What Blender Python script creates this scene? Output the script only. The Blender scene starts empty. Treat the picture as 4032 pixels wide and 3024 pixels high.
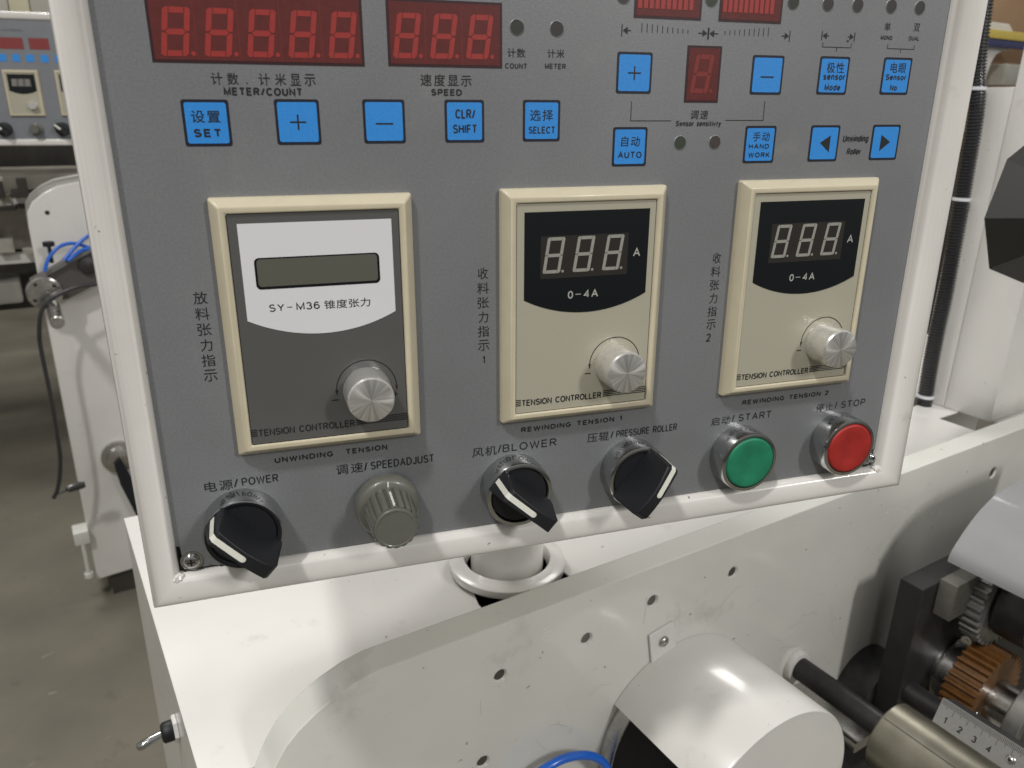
import bpy, bmesh, math, random
from mathutils import Vector, Matrix
random.seed(7)
MM = 0.001
EYE = 1.29          # eye height above the workshop floor (m); machine coordinates below are mm from the eye
sc = bpy.context.scene
COL = sc.collection

# ------------------------------------------------------------------ camera
cam = bpy.data.cameras.new("camera")
cam.lens = 27.13; cam.sensor_width = 36; cam.sensor_fit = 'HORIZONTAL'
cam.clip_start = 0.02; cam.clip_end = 60
cam.dof.use_dof = True; cam.dof.focus_distance = 0.345; cam.dof.aperture_fstop = 20.0
co = bpy.data.objects.new("camera", cam); COL.objects.link(co)
R_, U_, B_ = (0.84909, -0.52797, 0.01682), (0.16571, 0.29646, 0.94056), (-0.50158, -0.79584, 0.33922)
co.matrix_world = Matrix(((R_[0], U_[0], B_[0], 0), (R_[1], U_[1], B_[1], 0), (R_[2], U_[2], B_[2], EYE), (0, 0, 0, 1)))
sc.camera = co

# ------------------------------------------------------------------ light: a hall lit by ceiling lamps
w = bpy.data.worlds.new("World"); sc.world = w; w.use_nodes = True
nt = w.node_tree; bg = nt.nodes['Background']
tc = nt.nodes.new('ShaderNodeTexCoord'); sep = nt.nodes.new('ShaderNodeSeparateXYZ'); cr = nt.nodes.new('ShaderNodeValToRGB')
nt.links.new(tc.outputs['Generated'], sep.inputs[0]); nt.links.new(sep.outputs[2], cr.inputs[0])
mr = nt.nodes.new('ShaderNodeMapRange'); mr.inputs[1].default_value = -1
nt.links.new(sep.outputs[2], mr.inputs[0]); nt.links.new(mr.outputs[0], cr.inputs[0])
cr.color_ramp.elements[0].position = 0.38; cr.color_ramp.elements[0].color = (0.16, 0.15, 0.13, 1)
cr.color_ramp.elements[1].position = 0.66; cr.color_ramp.elements[1].color = (0.78, 0.77, 0.74, 1)
nt.links.new(cr.outputs[0], bg.inputs[0]); bg.inputs[1].default_value = 0.375

def area(name, loc, target, sx, sy, power, col=(1, 0.98, 0.95)):
    l = bpy.data.lights.new(name, 'AREA'); l.shape = 'RECTANGLE'; l.size = sx; l.size_y = sy; l.energy = power; l.color = col
    o = bpy.data.objects.new(name, l); COL.objects.link(o); o.location = loc
    d = Vector(target) - Vector(loc); o.rotation_euler = d.to_track_quat('-Z', 'Y').to_euler()
    return o
area("ceiling_lamp", (-1.62, -0.72, 4.25), (0.1, 0.3, 1.1), 0.14, 0.36, 66)
area("ceiling_lamp", (1.15, -3.0, 3.1), (0.6, 0.36, 0.9), 0.30, 0.8, 48)
area("ceiling_lamp", (-2.6, -2.9, 4.6), (0.1, 0.3, 1.0), 0.35, 2.4, 16)
area("ceiling_lamp", (-0.6, 3.4, 4.8), (-0.1, 2.4, 0.0), 1.4, 1.4, 90)
area("ceiling_lamp", (3.4, 1.8, 4.6), (2.6, 1.2, 1.2), 1.2, 1.2, 60)
sc.view_settings.view_transform = 'Standard'; sc.view_settings.look = 'None'
sc.view_settings.exposure = 0.10; sc.view_settings.gamma = 1.0

# ------------------------------------------------------------------ materials
def lin(c):
    return tuple((x / 255 / 12.92 if x / 255 <= 0.04045 else ((x / 255 + 0.055) / 1.055) ** 2.4) for x in c)
def mat(name, rgb, rough=0.5, metal=0.0, coat=0.0, coat_rough=0.1, noise=0.0, nscale=60, bump=0.0, bscale=400,
        dirt=None, dscale=25, damt=0.5, spec=0.5, aniso=0.0, trans=0.0, rvar=0.0, stretch=None, specks=0, mott=0.0, mscale=8):
    m = bpy.data.materials.new(name); m.use_nodes = True; n = m.node_tree; p = n.nodes['Principled BSDF']
    c = (*rgb, 1)
    p.inputs['Base Color'].default_value = c; p.inputs['Roughness'].default_value = rough; p.inputs['Metallic'].default_value = metal
    p.inputs['Coat Weight'].default_value = coat; p.inputs['Coat Roughness'].default_value = coat_rough
    p.inputs['Specular IOR Level'].default_value = spec; p.inputs['Anisotropic'].default_value = aniso
    p.inputs['Transmission Weight'].default_value = trans
    tcn = n.nodes.new('ShaderNodeTexCoord'); src = tcn.outputs['Object']
    if stretch:
        mp = n.nodes.new('ShaderNodeMapping'); mp.inputs['Scale'].default_value = stretch
        n.links.new(src, mp.inputs[0]); src = mp.outputs[0]
    last = None
    if noise:
        t = n.nodes.new('ShaderNodeTexNoise'); t.inputs['Scale'].default_value = nscale; t.inputs['Detail'].default_value = 6
        n.links.new(src, t.inputs[0])
        r = n.nodes.new('ShaderNodeMapRange'); r.inputs[1].default_value = 0.3; r.inputs[2].default_value = 0.7
        r.inputs[3].default_value = 1 - noise; r.inputs[4].default_value = 1 + noise
        n.links.new(t.outputs[0], r.inputs[0])
        mx = n.nodes.new('ShaderNodeVectorMath'); mx.operation = 'SCALE'; mx.inputs[0].default_value = rgb
        n.links.new(r.outputs[0], mx.inputs['Scale']); last = mx.outputs[0]
    if mott:
        t = n.nodes.new('ShaderNodeTexNoise'); t.inputs['Scale'].default_value = mscale; t.inputs['Detail'].default_value = 4; t.inputs['Distortion'].default_value = 0.8
        n.links.new(src, t.inputs[0]); r = n.nodes.new('ShaderNodeMapRange'); r.inputs[1].default_value = 0.3; r.inputs[2].default_value = 0.7
        r.inputs[3].default_value = 1 - mott; r.inputs[4].default_value = 1 + mott; n.links.new(t.outputs[0], r.inputs[0])
        mx = n.nodes.new('ShaderNodeVectorMath'); mx.operation = 'SCALE'; n.links.new(last, mx.inputs[0]); n.links.new(r.outputs[0], mx.inputs['Scale']); last = mx.outputs[0]
    if dirt:
        t = n.nodes.new('ShaderNodeTexNoise'); t.inputs['Scale'].default_value = dscale; t.inputs['Detail'].default_value = 9
        t.inputs['Roughness'].default_value = 0.7; n.links.new(src, t.inputs[0])
        r = n.nodes.new('ShaderNodeMapRange'); r.inputs[1].default_value = 0.60; r.inputs[2].default_value = 0.78; r.inputs[4].default_value = damt
        n.links.new(t.outputs[0], r.inputs[0])
        mx = n.nodes.new('ShaderNodeMix'); mx.data_type = 'RGBA'; mx.inputs[7].default_value = (*dirt, 1)
        if last: n.links.new(last, mx.inputs[6])
        else: mx.inputs[6].default_value = c
        n.links.new(r.outputs[0], mx.inputs[0]); last = mx.outputs[2]
    if specks:
        t = n.nodes.new('ShaderNodeTexNoise'); t.inputs['Scale'].default_value = specks; t.inputs['Detail'].default_value = 2
        n.links.new(src, t.inputs[0]); r = n.nodes.new('ShaderNodeMapRange'); r.inputs[1].default_value = 0.735; r.inputs[2].default_value = 0.77; r.inputs[4].default_value = 0.75
        n.links.new(t.outputs[0], r.inputs[0]); mx = n.nodes.new('ShaderNodeMix'); mx.data_type = 'RGBA'; mx.inputs[7].default_value = (0.16, 0.13, 0.10, 1)
        n.links.new(last, mx.inputs[6]); n.links.new(r.outputs[0], mx.inputs[0]); last = mx.outputs[2]
    if last: n.links.new(last, p.inputs['Base Color'])
    if rvar:
        t = n.nodes.new('ShaderNodeTexNoise'); t.inputs['Scale'].default_value = nscale * 0.6; t.inputs['Detail'].default_value = 4
        n.links.new(src, t.inputs[0]); r = n.nodes.new('ShaderNodeMapRange')
        r.inputs[3].default_value = rough - rvar; r.inputs[4].default_value = rough + rvar
        n.links.new(t.outputs[0], r.inputs[0]); n.links.new(r.outputs[0], p.inputs['Roughness'])
    if bump:
        t = n.nodes.new('ShaderNodeTexNoise'); t.inputs['Scale'].default_value = bscale; t.inputs['Detail'].default_value = 4
        n.links.new(src, t.inputs[0]); b = n.nodes.new('ShaderNodeBump'); b.inputs['Strength'].default_value = bump
        b.inputs['Distance'].default_value = 0.0004
        n.links.new(t.outputs[0], b.inputs['Height']); n.links.new(b.outputs[0], p.inputs['Normal'])
    return m
WHITE = mat('cream_white_paint', (0.74, 0.725, 0.695), 0.30, coat=0.5, coat_rough=0.12, noise=0.025, nscale=14, dirt=(0.40, 0.36, 0.30), dscale=22, damt=0.5, bump=0.10, bscale=220, rvar=0.08, specks=170, mott=0.035, mscale=5)
FRAMEW = mat('white_powder_coat', (0.73, 0.71, 0.675), 0.27, coat=0.6, coat_rough=0.10, noise=0.02, nscale=30, dirt=(0.42, 0.37, 0.30), dscale=45, damt=0.5, bump=0.12, bscale=260, specks=260, mott=0.04, mscale=14)
PLATEW = mat('pale_machine_paint', (0.70, 0.70, 0.65), 0.24, coat=0.5, coat_rough=0.09, noise=0.035, nscale=9, dirt=(0.36, 0.35, 0.30), dscale=16, damt=0.5, bump=0.08, bscale=150, rvar=0.06, specks=150, mott=0.05, mscale=6)
FILM = mat('grey_printed_film', (0.180, 0.187, 0.197), 0.42, coat=0.9, coat_rough=0.28, noise=0.10, nscale=1100, bump=0.30, bscale=2600, dirt=(0.26, 0.255, 0.235), dscale=26, damt=0.55, mott=0.09, mscale=11)
INK = mat('dark_printing_ink', (0.012, 0.013, 0.016), 0.5)
KEYBORDER = mat('navy_black_print', (0.008, 0.010, 0.022), 0.45)
KEYBLUE = mat('blue_key_print', (0.028, 0.265, 0.74), 0.45, noise=0.05, nscale=900, bump=0.25, bscale=2600)
REDWIN = mat('dark_red_window', (0.120, 0.023, 0.021), 0.30, coat=0.3, noise=0.10, nscale=300, bump=0.1, bscale=2000)
REDEDGE = mat('red_window_edge', (0.035, 0.012, 0.016), 0.4)
REDSEG = mat('red_segment', (0.33, 0.036, 0.032), 0.4, noise=0.06, nscale=500)
REDSEG2 = mat('dim_red_segment', (0.21, 0.028, 0.025), 0.4, noise=0.06, nscale=500)
BEIGE = mat('cream_plastic', (0.61, 0.55, 0.405), 0.38, coat=0.15, noise=0.03, nscale=120, bump=0.10, bscale=1500, dirt=(0.38, 0.32, 0.20), dscale=60, damt=0.35)
FACEB = mat('champagne_face_film', (0.43, 0.41, 0.325), 0.28, coat=0.3, coat_rough=0.2, noise=0.02, nscale=800)
FACED = mat('dark_grey_face_film', (0.105, 0.106, 0.102), 0.14, coat=0.8, coat_rough=0.05, spec=0.6)
LABW = mat('white_label_film', (0.76, 0.76, 0.78), 0.25, coat=0.4, coat_rough=0.1)
LABB = mat('black_label_film', (0.006, 0.008, 0.010), 0.22, coat=0.3)
GLYPHW = mat('pale_print', (0.42, 0.42, 0.39), 0.5)
LCDB = mat('lcd_black_rim', (0.006, 0.006, 0.010), 0.25)
LCDG = mat('lcd_grey_green_glass', (0.115, 0.117, 0.095), 0.12, coat=1.0, coat_rough=0.02)
WINB = mat('smoked_display_window', (0.028, 0.025, 0.022), 0.25, coat=0.4)
SEGW = mat('unlit_segment', (0.31, 0.31, 0.275), 0.45, noise=0.06, nscale=600)
ALU = mat('turned_aluminium', (0.84, 0.83, 0.80), 0.30, metal=0.72, noise=0.05, nscale=700)
CHROME = mat('chrome', (0.50, 0.51, 0.51), 0.10, metal=1.0, noise=0.08, nscale=300)
STEEL = mat('ground_steel', (0.50, 0.49, 0.47), 0.26, metal=1.0, noise=0.12, nscale=120, rvar=0.08)
DSTEEL = mat('black_oxide_steel', (0.055, 0.053, 0.055), 0.42, metal=0.6, noise=0.25, nscale=60, bump=0.1, bscale=500)
BLKDARK = mat('dull_black_casting', (0.016, 0.015, 0.014), 0.55, noise=0.3, nscale=50, bump=0.2, bscale=400)
THREAD = mat('dark_cut_thread', (0.16, 0.15, 0.14), 0.35, metal=0.8)
BLACK = mat('black_plastic', (0.009, 0.010, 0.013), 0.50, bump=0.15, bscale=1800)
BLACKM = mat('matt_black', (0.006, 0.007, 0.012), 0.6)
RUBBER = mat('black_corrugated_plastic', (0.028, 0.028, 0.030), 0.32, coat=0.4)
GREEN = mat('green_button_plastic', (0.012, 0.20, 0.105), 0.50, noise=0.12, nscale=140, mott=0.12, mscale=60, bump=0.1, bscale=900)
RED = mat('red_button_plastic', (0.36, 0.020, 0.016), 0.50, noise=0.12, nscale=140, mott=0.12, mscale=60, bump=0.1, bscale=900)
GREYP = mat('grey_green_plastic', (0.125, 0.127, 0.110), 0.38, coat=0.3, noise=0.04, nscale=200)
MARKW = mat('white_marker', (0.74, 0.74, 0.66), 0.4)
BROWN = mat('brown_phenolic', (0.135, 0.058, 0.014), 0.5, noise=0.22, nscale=130, coat=0.2)
OLIVE = mat('satin_anodised_roller', (0.29, 0.275, 0.22), 0.38, metal=0.85, noise=0.14, nscale=60)
DULLST = mat('dull_turned_steel', (0.26, 0.255, 0.24), 0.42, metal=0.6, noise=0.15, nscale=90)
RULER = mat('satin_ruler_steel', (0.42, 0.415, 0.40), 0.38, metal=0.6, noise=0.05, nscale=300)
GUARD = mat('frosted_guard', (0.40, 0.40, 0.415), 0.5, trans=0.35, coat=0.3, noise=0.03, nscale=60)
BLUEH = mat('blue_air_hose', (0.012, 0.13, 0.62), 0.28, coat=0.4)
YELLOW = mat('yellow_paint', (0.66, 0.52, 0.12), 0.5, noise=0.05)
NAVY = mat('navy_paint', (0.05, 0.055, 0.14), 0.5, noise=0.1)
CARD = mat('brown_cardboard', (0.40, 0.26, 0.155), 0.8, noise=0.10, nscale=6, dirt=(0.22, 0.13, 0.08), dscale=3, damt=0.4)
TAPEW = mat('zip_tie_nylon', (0.66, 0.68, 0.72), 0.4)
SHELF = mat('grey_brown_clutter', (0.22, 0.20, 0.165), 0.7, noise=0.35, nscale=9)
DCLUT = mat('dark_clutter', (0.045, 0.040, 0.034), 0.7, noise=0.4, nscale=9)
GRIME = mat('black_grime', (0.016, 0.015, 0.014), 0.8, noise=0.4, nscale=400)
LED_G = mat('dark_green_lens', (0.034, 0.038, 0.030), 0.6, coat=0.0)
LED_D = mat('smoky_lens', (0.040, 0.038, 0.037), 0.6, coat=0.0)
LED_G2 = mat('green_lens', (0.034, 0.046, 0.030), 0.5, coat=0.1)
LED_R2 = mat('dark_red_lens', (0.050, 0.040, 0.037), 0.5, coat=0.1)
CONC = mat('worn_concrete', (0.150, 0.136, 0.104), 0.72, noise=0.20, nscale=3.2, dirt=(0.055, 0.050, 0.040), dscale=11, damt=0.8, bump=0.3, bscale=30)

# radial brushing on the knob fronts: spoke sheen painted into the base colour by angle
def radial_brush_sheen(m):
    n = m.node_tree; p = n.nodes['Principled BSDF']
    t = n.nodes.new('ShaderNodeTexCoord'); s = n.nodes.new('ShaderNodeSeparateXYZ'); a = n.nodes.new('ShaderNodeMath'); a.operation = 'ARCTAN2'
    n.links.new(t.outputs['Object'], s.inputs[0]); n.links.new(s.outputs[2], a.inputs[0]); n.links.new(s.outputs[0], a.inputs[1])
    cx = n.nodes.new('ShaderNodeMath'); cx.operation = 'COSINE'; sx = n.nodes.new('ShaderNodeMath'); sx.operation = 'SINE'
    n.links.new(a.outputs[0], cx.inputs[0]); n.links.new(a.outputs[0], sx.inputs[0])
    cb = n.nodes.new('ShaderNodeCombineXYZ'); n.links.new(cx.outputs[0], cb.inputs[0]); n.links.new(sx.outputs[0], cb.inputs[1])
    ns = n.nodes.new('ShaderNodeTexNoise'); ns.inputs['Scale'].default_value = 3.2; ns.inputs['Detail'].default_value = 5; ns.inputs['Roughness'].default_value = 0.65
    n.links.new(cb.outputs[0], ns.inputs[0])
    # tangent turned round the axis gives the spoke highlights of a turned face
    tg = n.nodes.new('ShaderNodeTangent'); tg.direction_type = 'RADIAL'; tg.axis = 'Y'
    p.inputs['Anisotropic'].default_value = 0.85; n.links.new(tg.outputs[0], p.inputs['Tangent'])
    r = n.nodes.new('ShaderNodeMapRange'); r.inputs[1].default_value = 0.35; r.inputs[2].default_value = 0.65; r.inputs[3].default_value = 0.50; r.inputs[4].default_value = 1.0
    n.links.new(ns.outputs[0], r.inputs[0])
    v = n.nodes.new('ShaderNodeVectorMath'); v.operation = 'SCALE'; v.inputs[0].default_value = (0.86, 0.85, 0.82)
    n.links.new(r.outputs[0], v.inputs['Scale']); n.links.new(v.outputs[0], p.inputs['Base Color'])
ALUF = mat('radially_brushed_aluminium', (0.8, 0.79, 0.76), 0.30, metal=0.75); radial_brush_sheen(ALUF)

# ------------------------------------------------------------------ mesh helpers (all in mm)
class MB:
    def __init__(s): s.v = []; s.f = []
    def add(s, vs, fs):
        b = len(s.v); s.v += [tuple(v) for v in vs]; s.f += [tuple(b + i for i in f) for f in fs]; return s
    def box(s, x0, x1, y0, y1, z0, z1, b=0.0):
        x0, x1 = sorted((x0, x1)); y0, y1 = sorted((y0, y1)); z0, z1 = sorted((z0, z1))
        if b <= 0:
            vs = [(x, y, z) for x in (x0, x1) for y in (y0, y1) for z in (z0, z1)]
            return s.add(vs, [(0, 1, 3, 2), (4, 6, 7, 5), (0, 4, 5, 1), (2, 3, 7, 6), (0, 2, 6, 4), (1, 5, 7, 3)])
        bm = bmesh.new(); bmesh.ops.create_cube(bm, size=1)
        for v in bm.verts: v.co = Vector(((x0 + x1) / 2 + v.co.x * (x1 - x0), (y0 + y1) / 2 + v.co.y * (y1 - y0), (z0 + z1) / 2 + v.co.z * (z1 - z0)))
        bmesh.ops.bevel(bm, geom=bm.edges[:], offset=b, segments=2, profile=0.6, affect='EDGES')
        s.bm(bm); return s
    def bm(s, bm):
        bm.verts.index_update()
        s.add([v.co[:] for v in bm.verts], [[v.index for v in f.verts] for f in bm.faces]); bm.free(); return s
    def lathe(s, prof, n=48, c=(0, 0, 0), axis='y', ang=None):
        # prof: (radius, along) list; axis y, z or x
        vs = []; fs = []; full = ang is None; a0, a1 = (0, 2 * math.pi) if full else ang
        k = n if full else n + 1
        for r, y in prof:
            for i in range(k):
                a = a0 + (a1 - a0) * i / n; u, v = r * math.cos(a), r * math.sin(a)
                vs.append({'y': (c[0] + u, c[1] + y, c[2] + v), 'z': (c[0] + u, c[1] + v, c[2] + y), 'x': (c[0] + y, c[1] + u, c[2] + v)}[axis])
        for j in range(len(prof) - 1):
            for i in range(n):
                a, b = j * k + i, j * k + (i + 1) % k if full else j * k + i + 1
                fs.append((a, b, b + k, a + k))
        if full and prof[0][0] > 1e-6: fs.append(tuple(range(k - 1, -1, -1)))
        if full and len(prof) > 1 and prof[-1][0] > 1e-6: fs.append(tuple((len(prof) - 1) * k + i for i in range(k)))
        return s.add(vs, fs)
    def prism(s, pts, y0, y1, axis='y'):
        n = len(pts); g = (lambda p, y: (p[0], y, p[1])) if axis == 'y' else ((lambda p, y: (p[0], p[1], y)) if axis == 'z' else (lambda p, y: (y, p[0], p[1])))
        vs = [g(p, y0) for p in pts] + [g(p, y1) for p in pts]
        return s.add(vs, [tuple(range(n)), tuple(range(2 * n - 1, n - 1, -1))] + [(i, (i + 1) % n, n + (i + 1) % n, n + i) for i in range(n)])
    def holed(s, outer, holes, y0, y1, axis='y'):
        bm = bmesh.new(); loops = [outer] + holes; allv = []
        g = (lambda p, y: (p[0], y, p[1])) if axis == 'y' else (lambda p, y: (p[0], p[1], y))
        for yy in (y0, y1):
            ls = []; es = []
            for l in loops:
                vv = [bm.verts.new(g(p, yy)) for p in l]; ls.append(vv)
                es += [bm.edges.new((vv[i], vv[(i + 1) % len(vv)])) for i in range(len(vv))]
            bmesh.ops.triangle_fill(bm, use_beauty=True, edges=es); allv.append(ls)
        for a, b in zip(*allv):
            for i in range(len(a)):
                j = (i + 1) % len(a); bm.faces.new((a[i], a[j], b[j], b[i]))
        return s.bm(bm)
    def tube(s, pts, r, n=12, caps=True, rf=None):
        P = [Vector(p) for p in pts]; vs = []; fs = []; up = Vector((0.13, 0.31, 0.94))
        for i, p in enumerate(P):
            t = (P[min(i + 1, len(P) - 1)] - P[max(i - 1, 0)]).normalized(); a = t.cross(up)
            if a.length < 0.2: a = t.cross(Vector((1, 0, 0)))
            a.normalize(); b = t.cross(a); rr = r if rf is None else rf(i)
            for k in range(n):
                q = 2 * math.pi * k / n; vs.append(p + a * (rr * math.cos(q)) + b * (rr * math.sin(q)))
        for i in range(len(P) - 1):
            for k in range(n): fs.append((i * n + k, i * n + (k + 1) % n, (i + 1) * n + (k + 1) % n, (i + 1) * n + k))
        if caps: fs += [tuple(range(n - 1, -1, -1)), tuple((len(P) - 1) * n + k for k in range(n))]
        return s.add(vs, fs)
    def make(s, name, m, parent=None, loc=(0, 0, 0), origin=(0, 0, 0), smooth=35, bevel=0, label=None, gs=1.0):
        me = bpy.data.meshes.new(name)
        me.from_pydata([((v[0] * gs - origin[0]) * MM, (v[1] * gs - origin[1]) * MM, (v[2] * gs - origin[2]) * MM) for v in s.v], [], s.f)
        bm = bmesh.new(); bm.from_mesh(me); bmesh.ops.remove_doubles(bm, verts=bm.verts, dist=1e-6)
        bmesh.ops.recalc_face_normals(bm, faces=bm.faces); bm.to_mesh(me); bm.free()
        me.materials.append(m)
        if smooth:
            for p in me.polygons: p.use_smooth = True
            me.set_sharp_from_angle(angle=math.radians(smooth))
        o = bpy.data.objects.new(name, me); COL.objects.link(o)
        if parent: o.parent = parent
        o.location = tuple(l * MM for l in loc)
        if bevel:
            b = o.modifiers.new('bevel', 'BEVEL'); b.width = bevel * MM; b.segments = 3; b.limit_method = 'ANGLE'; b.angle_limit = math.radians(40)
            b.harden_normals = False
        if label: o['label'] = label
        return o
def spline(pts, k=8):
    P = [Vector(p) for p in pts]; out = []
    for i in range(len(P) - 1):
        a, b, c, d = P[max(i - 1, 0)], P[i], P[i + 1], P[min(i + 2, len(P) - 1)]
        for j in range(k):
            t = j / k; out.append(0.5 * ((2 * b) + (c - a) * t + (2 * a - 5 * b + 4 * c - d) * t * t + (3 * b - a - 3 * c + d) * t ** 3))
    return out + [P[-1]]
def tag(o, label, cat, group=None, kind=None):
    o['label'] = label; o['category'] = cat
    if group: o['group'] = group
    if kind: o['kind'] = kind
    return o
K = 1.143      # bed, post and column were first measured on a plane at -328 mm; they stand on the bed at -375 mm
def mach(x, n, z): return (x * MM, n * MM, z * MM + EYE)
def empty(name, loc, label, cat, group=None):
    o = bpy.data.objects.new(name, None); o.empty_display_size = 0.02; COL.objects.link(o); o.location = loc
    return tag(o, label, cat, group)
def mthing(name, at, label, cat, group=None):      # thing in machine coordinates
    o = empty(name, mach(*at), label, cat, group); o['_o'] = at; return o
def rrect(x0, x1, z0, z1, r, n=5):
    p = []
    for cx, cz, a in ((x1 - r, z1 - r, 0), (x0 + r, z1 - r, 90), (x0 + r, z0 + r, 180), (x1 - r, z0 + r, 270)):
        for i in range(n + 1):
            t = math.radians(a + 90 * i / n); p.append((cx + r * math.cos(t), cz + r * math.sin(t)))
    return p
def circ(cx, cz, r, n=28): return [(cx + r * math.cos(2 * math.pi * i / n), cz + r * math.sin(2 * math.pi * i / n)) for i in range(n)]

# lettering: Latin letters are drawn from strokes, Chinese ones come from the built-in text object
def _arc(cx, cy, rx, ry, a0, a1, n=8): return [(cx + rx * math.cos(math.radians(a0 + (a1 - a0) * i / n)), cy + ry * math.sin(math.radians(a0 + (a1 - a0) * i / n))) for i in range(n + 1)]
_O = lambda w_, h=1.0: _arc(w_ / 2, h / 2, w_ / 2, h / 2, 90, 450, 24)
def _bowl(x, w_, z0, z1, n=8): m_ = (z0 + z1) / 2; r = (z1 - z0) / 2; return [(x, z1)] + _arc(w_ - r * .75, m_, r * .75, r, 90, -90, n) + [(x, z0)]
X_ = 0.72
GL = {
 'A': (.66, [[(0, 0), (.33, 1), (.66, 0)], [(.12, .34), (.54, .34)]]), 'B': (.58, [[(0, 0), (0, 1)], _bowl(0, .54, .53, 1), _bowl(0, .58, 0, .53)]),
 'C': (.64, [_arc(.34, .5, .34, .5, 42, 318, 18)]), 'D': (.62, [[(0, 0), (0, 1)], [(0, 1)] + _arc(.22, .5, .40, .5, 90, -90, 12) + [(0, 0)]]),
 'E': (.52, [[(.52, 1), (0, 1), (0, 0), (.52, 0)], [(0, .52), (.47, .52)]]), 'F': (.48, [[(.48, 1), (0, 1), (0, 0)], [(0, .52), (.42, .52)]]),
 'G': (.68, [_arc(.34, .5, .34, .5, 42, 330, 18) + [(.66, .45)], [(.38, .45), (.67, .45)]]), 'H': (.58, [[(0, 0), (0, 1)], [(.58, 0), (.58, 1)], [(0, .53), (.58, .53)]]),
 'I': (.02, [[(.01, 0), (.01, 1)]]), 'J': (.40, [[(.40, 1), (.40, .25)] + _arc(.20, .25, .20, .25, 0, -170, 10)]), 'K': (.56, [[(0, 0), (0, 1)], [(.52, 1), (0, .38)], [(.17, .58), (.56, 0)]]),
 'L': (.46, [[(0, 1), (0, 0), (.46, 0)]]), 'M': (.68, [[(0, 0), (0, 1), (.34, .08), (.68, 1), (.68, 0)]]), 'N': (.58, [[(0, 0), (0, 1), (.58, 0), (.58, 1)]]),
 'O': (.70, [_O(.70)]), 'P': (.54, [[(0, 0), (0, 1)], _bowl(0, .54, .46, 1)]), 'R': (.58, [[(0, 0), (0, 1)], _bowl(0, .56, .50, 1), [(.28, .50), (.58, 0)]]),
 'S': (.56, [_arc(.28, .75, .25, .25, 25, 250, 10) + _arc(.28, .26, .28, .26, 80, -155, 11)]), 'T': (.58, [[(0, 1), (.58, 1)], [(.29, 1), (.29, 0)]]),
 'U': (.58, [[(0, 1), (0, .29)] + _arc(.29, .29, .29, .29, 180, 360, 12) + [(.58, 1)]]), 'W': (.90, [[(0, 1), (.22, 0), (.45, .94), (.68, 0), (.90, 1)]]), 'Y': (.62, [[(0, 1), (.31, .46), (.62, 1)], [(.31, .46), (.31, 0)]]),
 '0': (.48, [_O(.48)]), '1': (.24, [[(0, .74), (.22, 1), (.22, 0)]]), '2': (.48, [_arc(.24, .74, .24, .26, 170, -35, 10) + [(0, 0), (.48, 0)]]),
 '3': (.48, [_arc(.23, .76, .21, .24, 160, -80, 10), _arc(.23, .27, .25, .27, 85, -160, 11)]), '4': (.52, [[(.38, 0), (.38, 1), (0, .30), (.52, .30)]]),
 '5': (.48, [[(.44, 1), (.08, 1), (.03, .52)] + _arc(.23, .32, .25, .32, 120, -155, 12)]), '6': (.48, [_arc(.26, .5, .26, .5, 50, 180, 8) + [(0, .32)], _arc(.24, .30, .24, .30, 0, 360, 18)]), '7': (.46, [[(0, 1), (.46, 1), (.16, 0)]]),
 '/': (.34, [[(0, 0), (.34, 1)]]), '.': (.03, [[(0, 0), (0, .06)]]), ' ': (.30, []), '-': (.4, [[(0, .42), (.4, .42)]]),
 'e': (.46, [[(.01, X_ * .52), (.45, X_ * .52)] + _arc(.23, X_ / 2, .23, X_ / 2, 5, 320, 16)]), 'n': (.42, [[(0, 0), (0, X_)], [(0, X_ * .6)] + _arc(.21, X_ * .70, .21, X_ * .30, 170, 0, 8) + [(.42, 0)]]),
 's': (.40, [_arc(.20, X_ * .76, .18, X_ * .24, 20, 250, 8) + _arc(.20, X_ * .25, .20, X_ * .25, 80, -155, 8)]), 'o': (.48, [_O(.48, X_)]), 'r': (.24, [[(0, 0), (0, X_)], [(0, X_ * .55)] + _arc(.24, X_ * .62, .24, X_ * .36, 160, 85, 5)]),
 'd': (.46, [[(.46, 0), (.46, 1)], _O(.46, X_)]), 'l': (.02, [[(.01, 0), (.01, 1)]]), 't': (.26, [[(.12, .94), (.12, .12), (.18, 0), (.26, 0)], [(0, X_), (.26, X_)]]), 'i': (.02, [[(.01, 0), (.01, X_)], [(.01, .90), (.01, 1)]]),
 'v': (.44, [[(0, X_), (.22, 0), (.44, X_)]]), 'y': (.44, [[(0, X_), (.22, 0)], [(.44, X_), (.17, -.24), (.04, -.25)]]), 'w': (.64, [[(0, X_), (.16, 0), (.32, X_), (.48, 0), (.64, X_)]]),
 'g': (.46, [_O(.46, X_), [(.46, X_), (.46, -.06)] + _arc(.24, -.06, .22, .19, 0, -150, 8)]), 'u': (.42, [[(0, X_), (0, X_ * .3)] + _arc(.21, X_ * .3, .21, X_ * .3, 180, 360, 8) + [(.42, X_), (.42, 0)]])}
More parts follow.
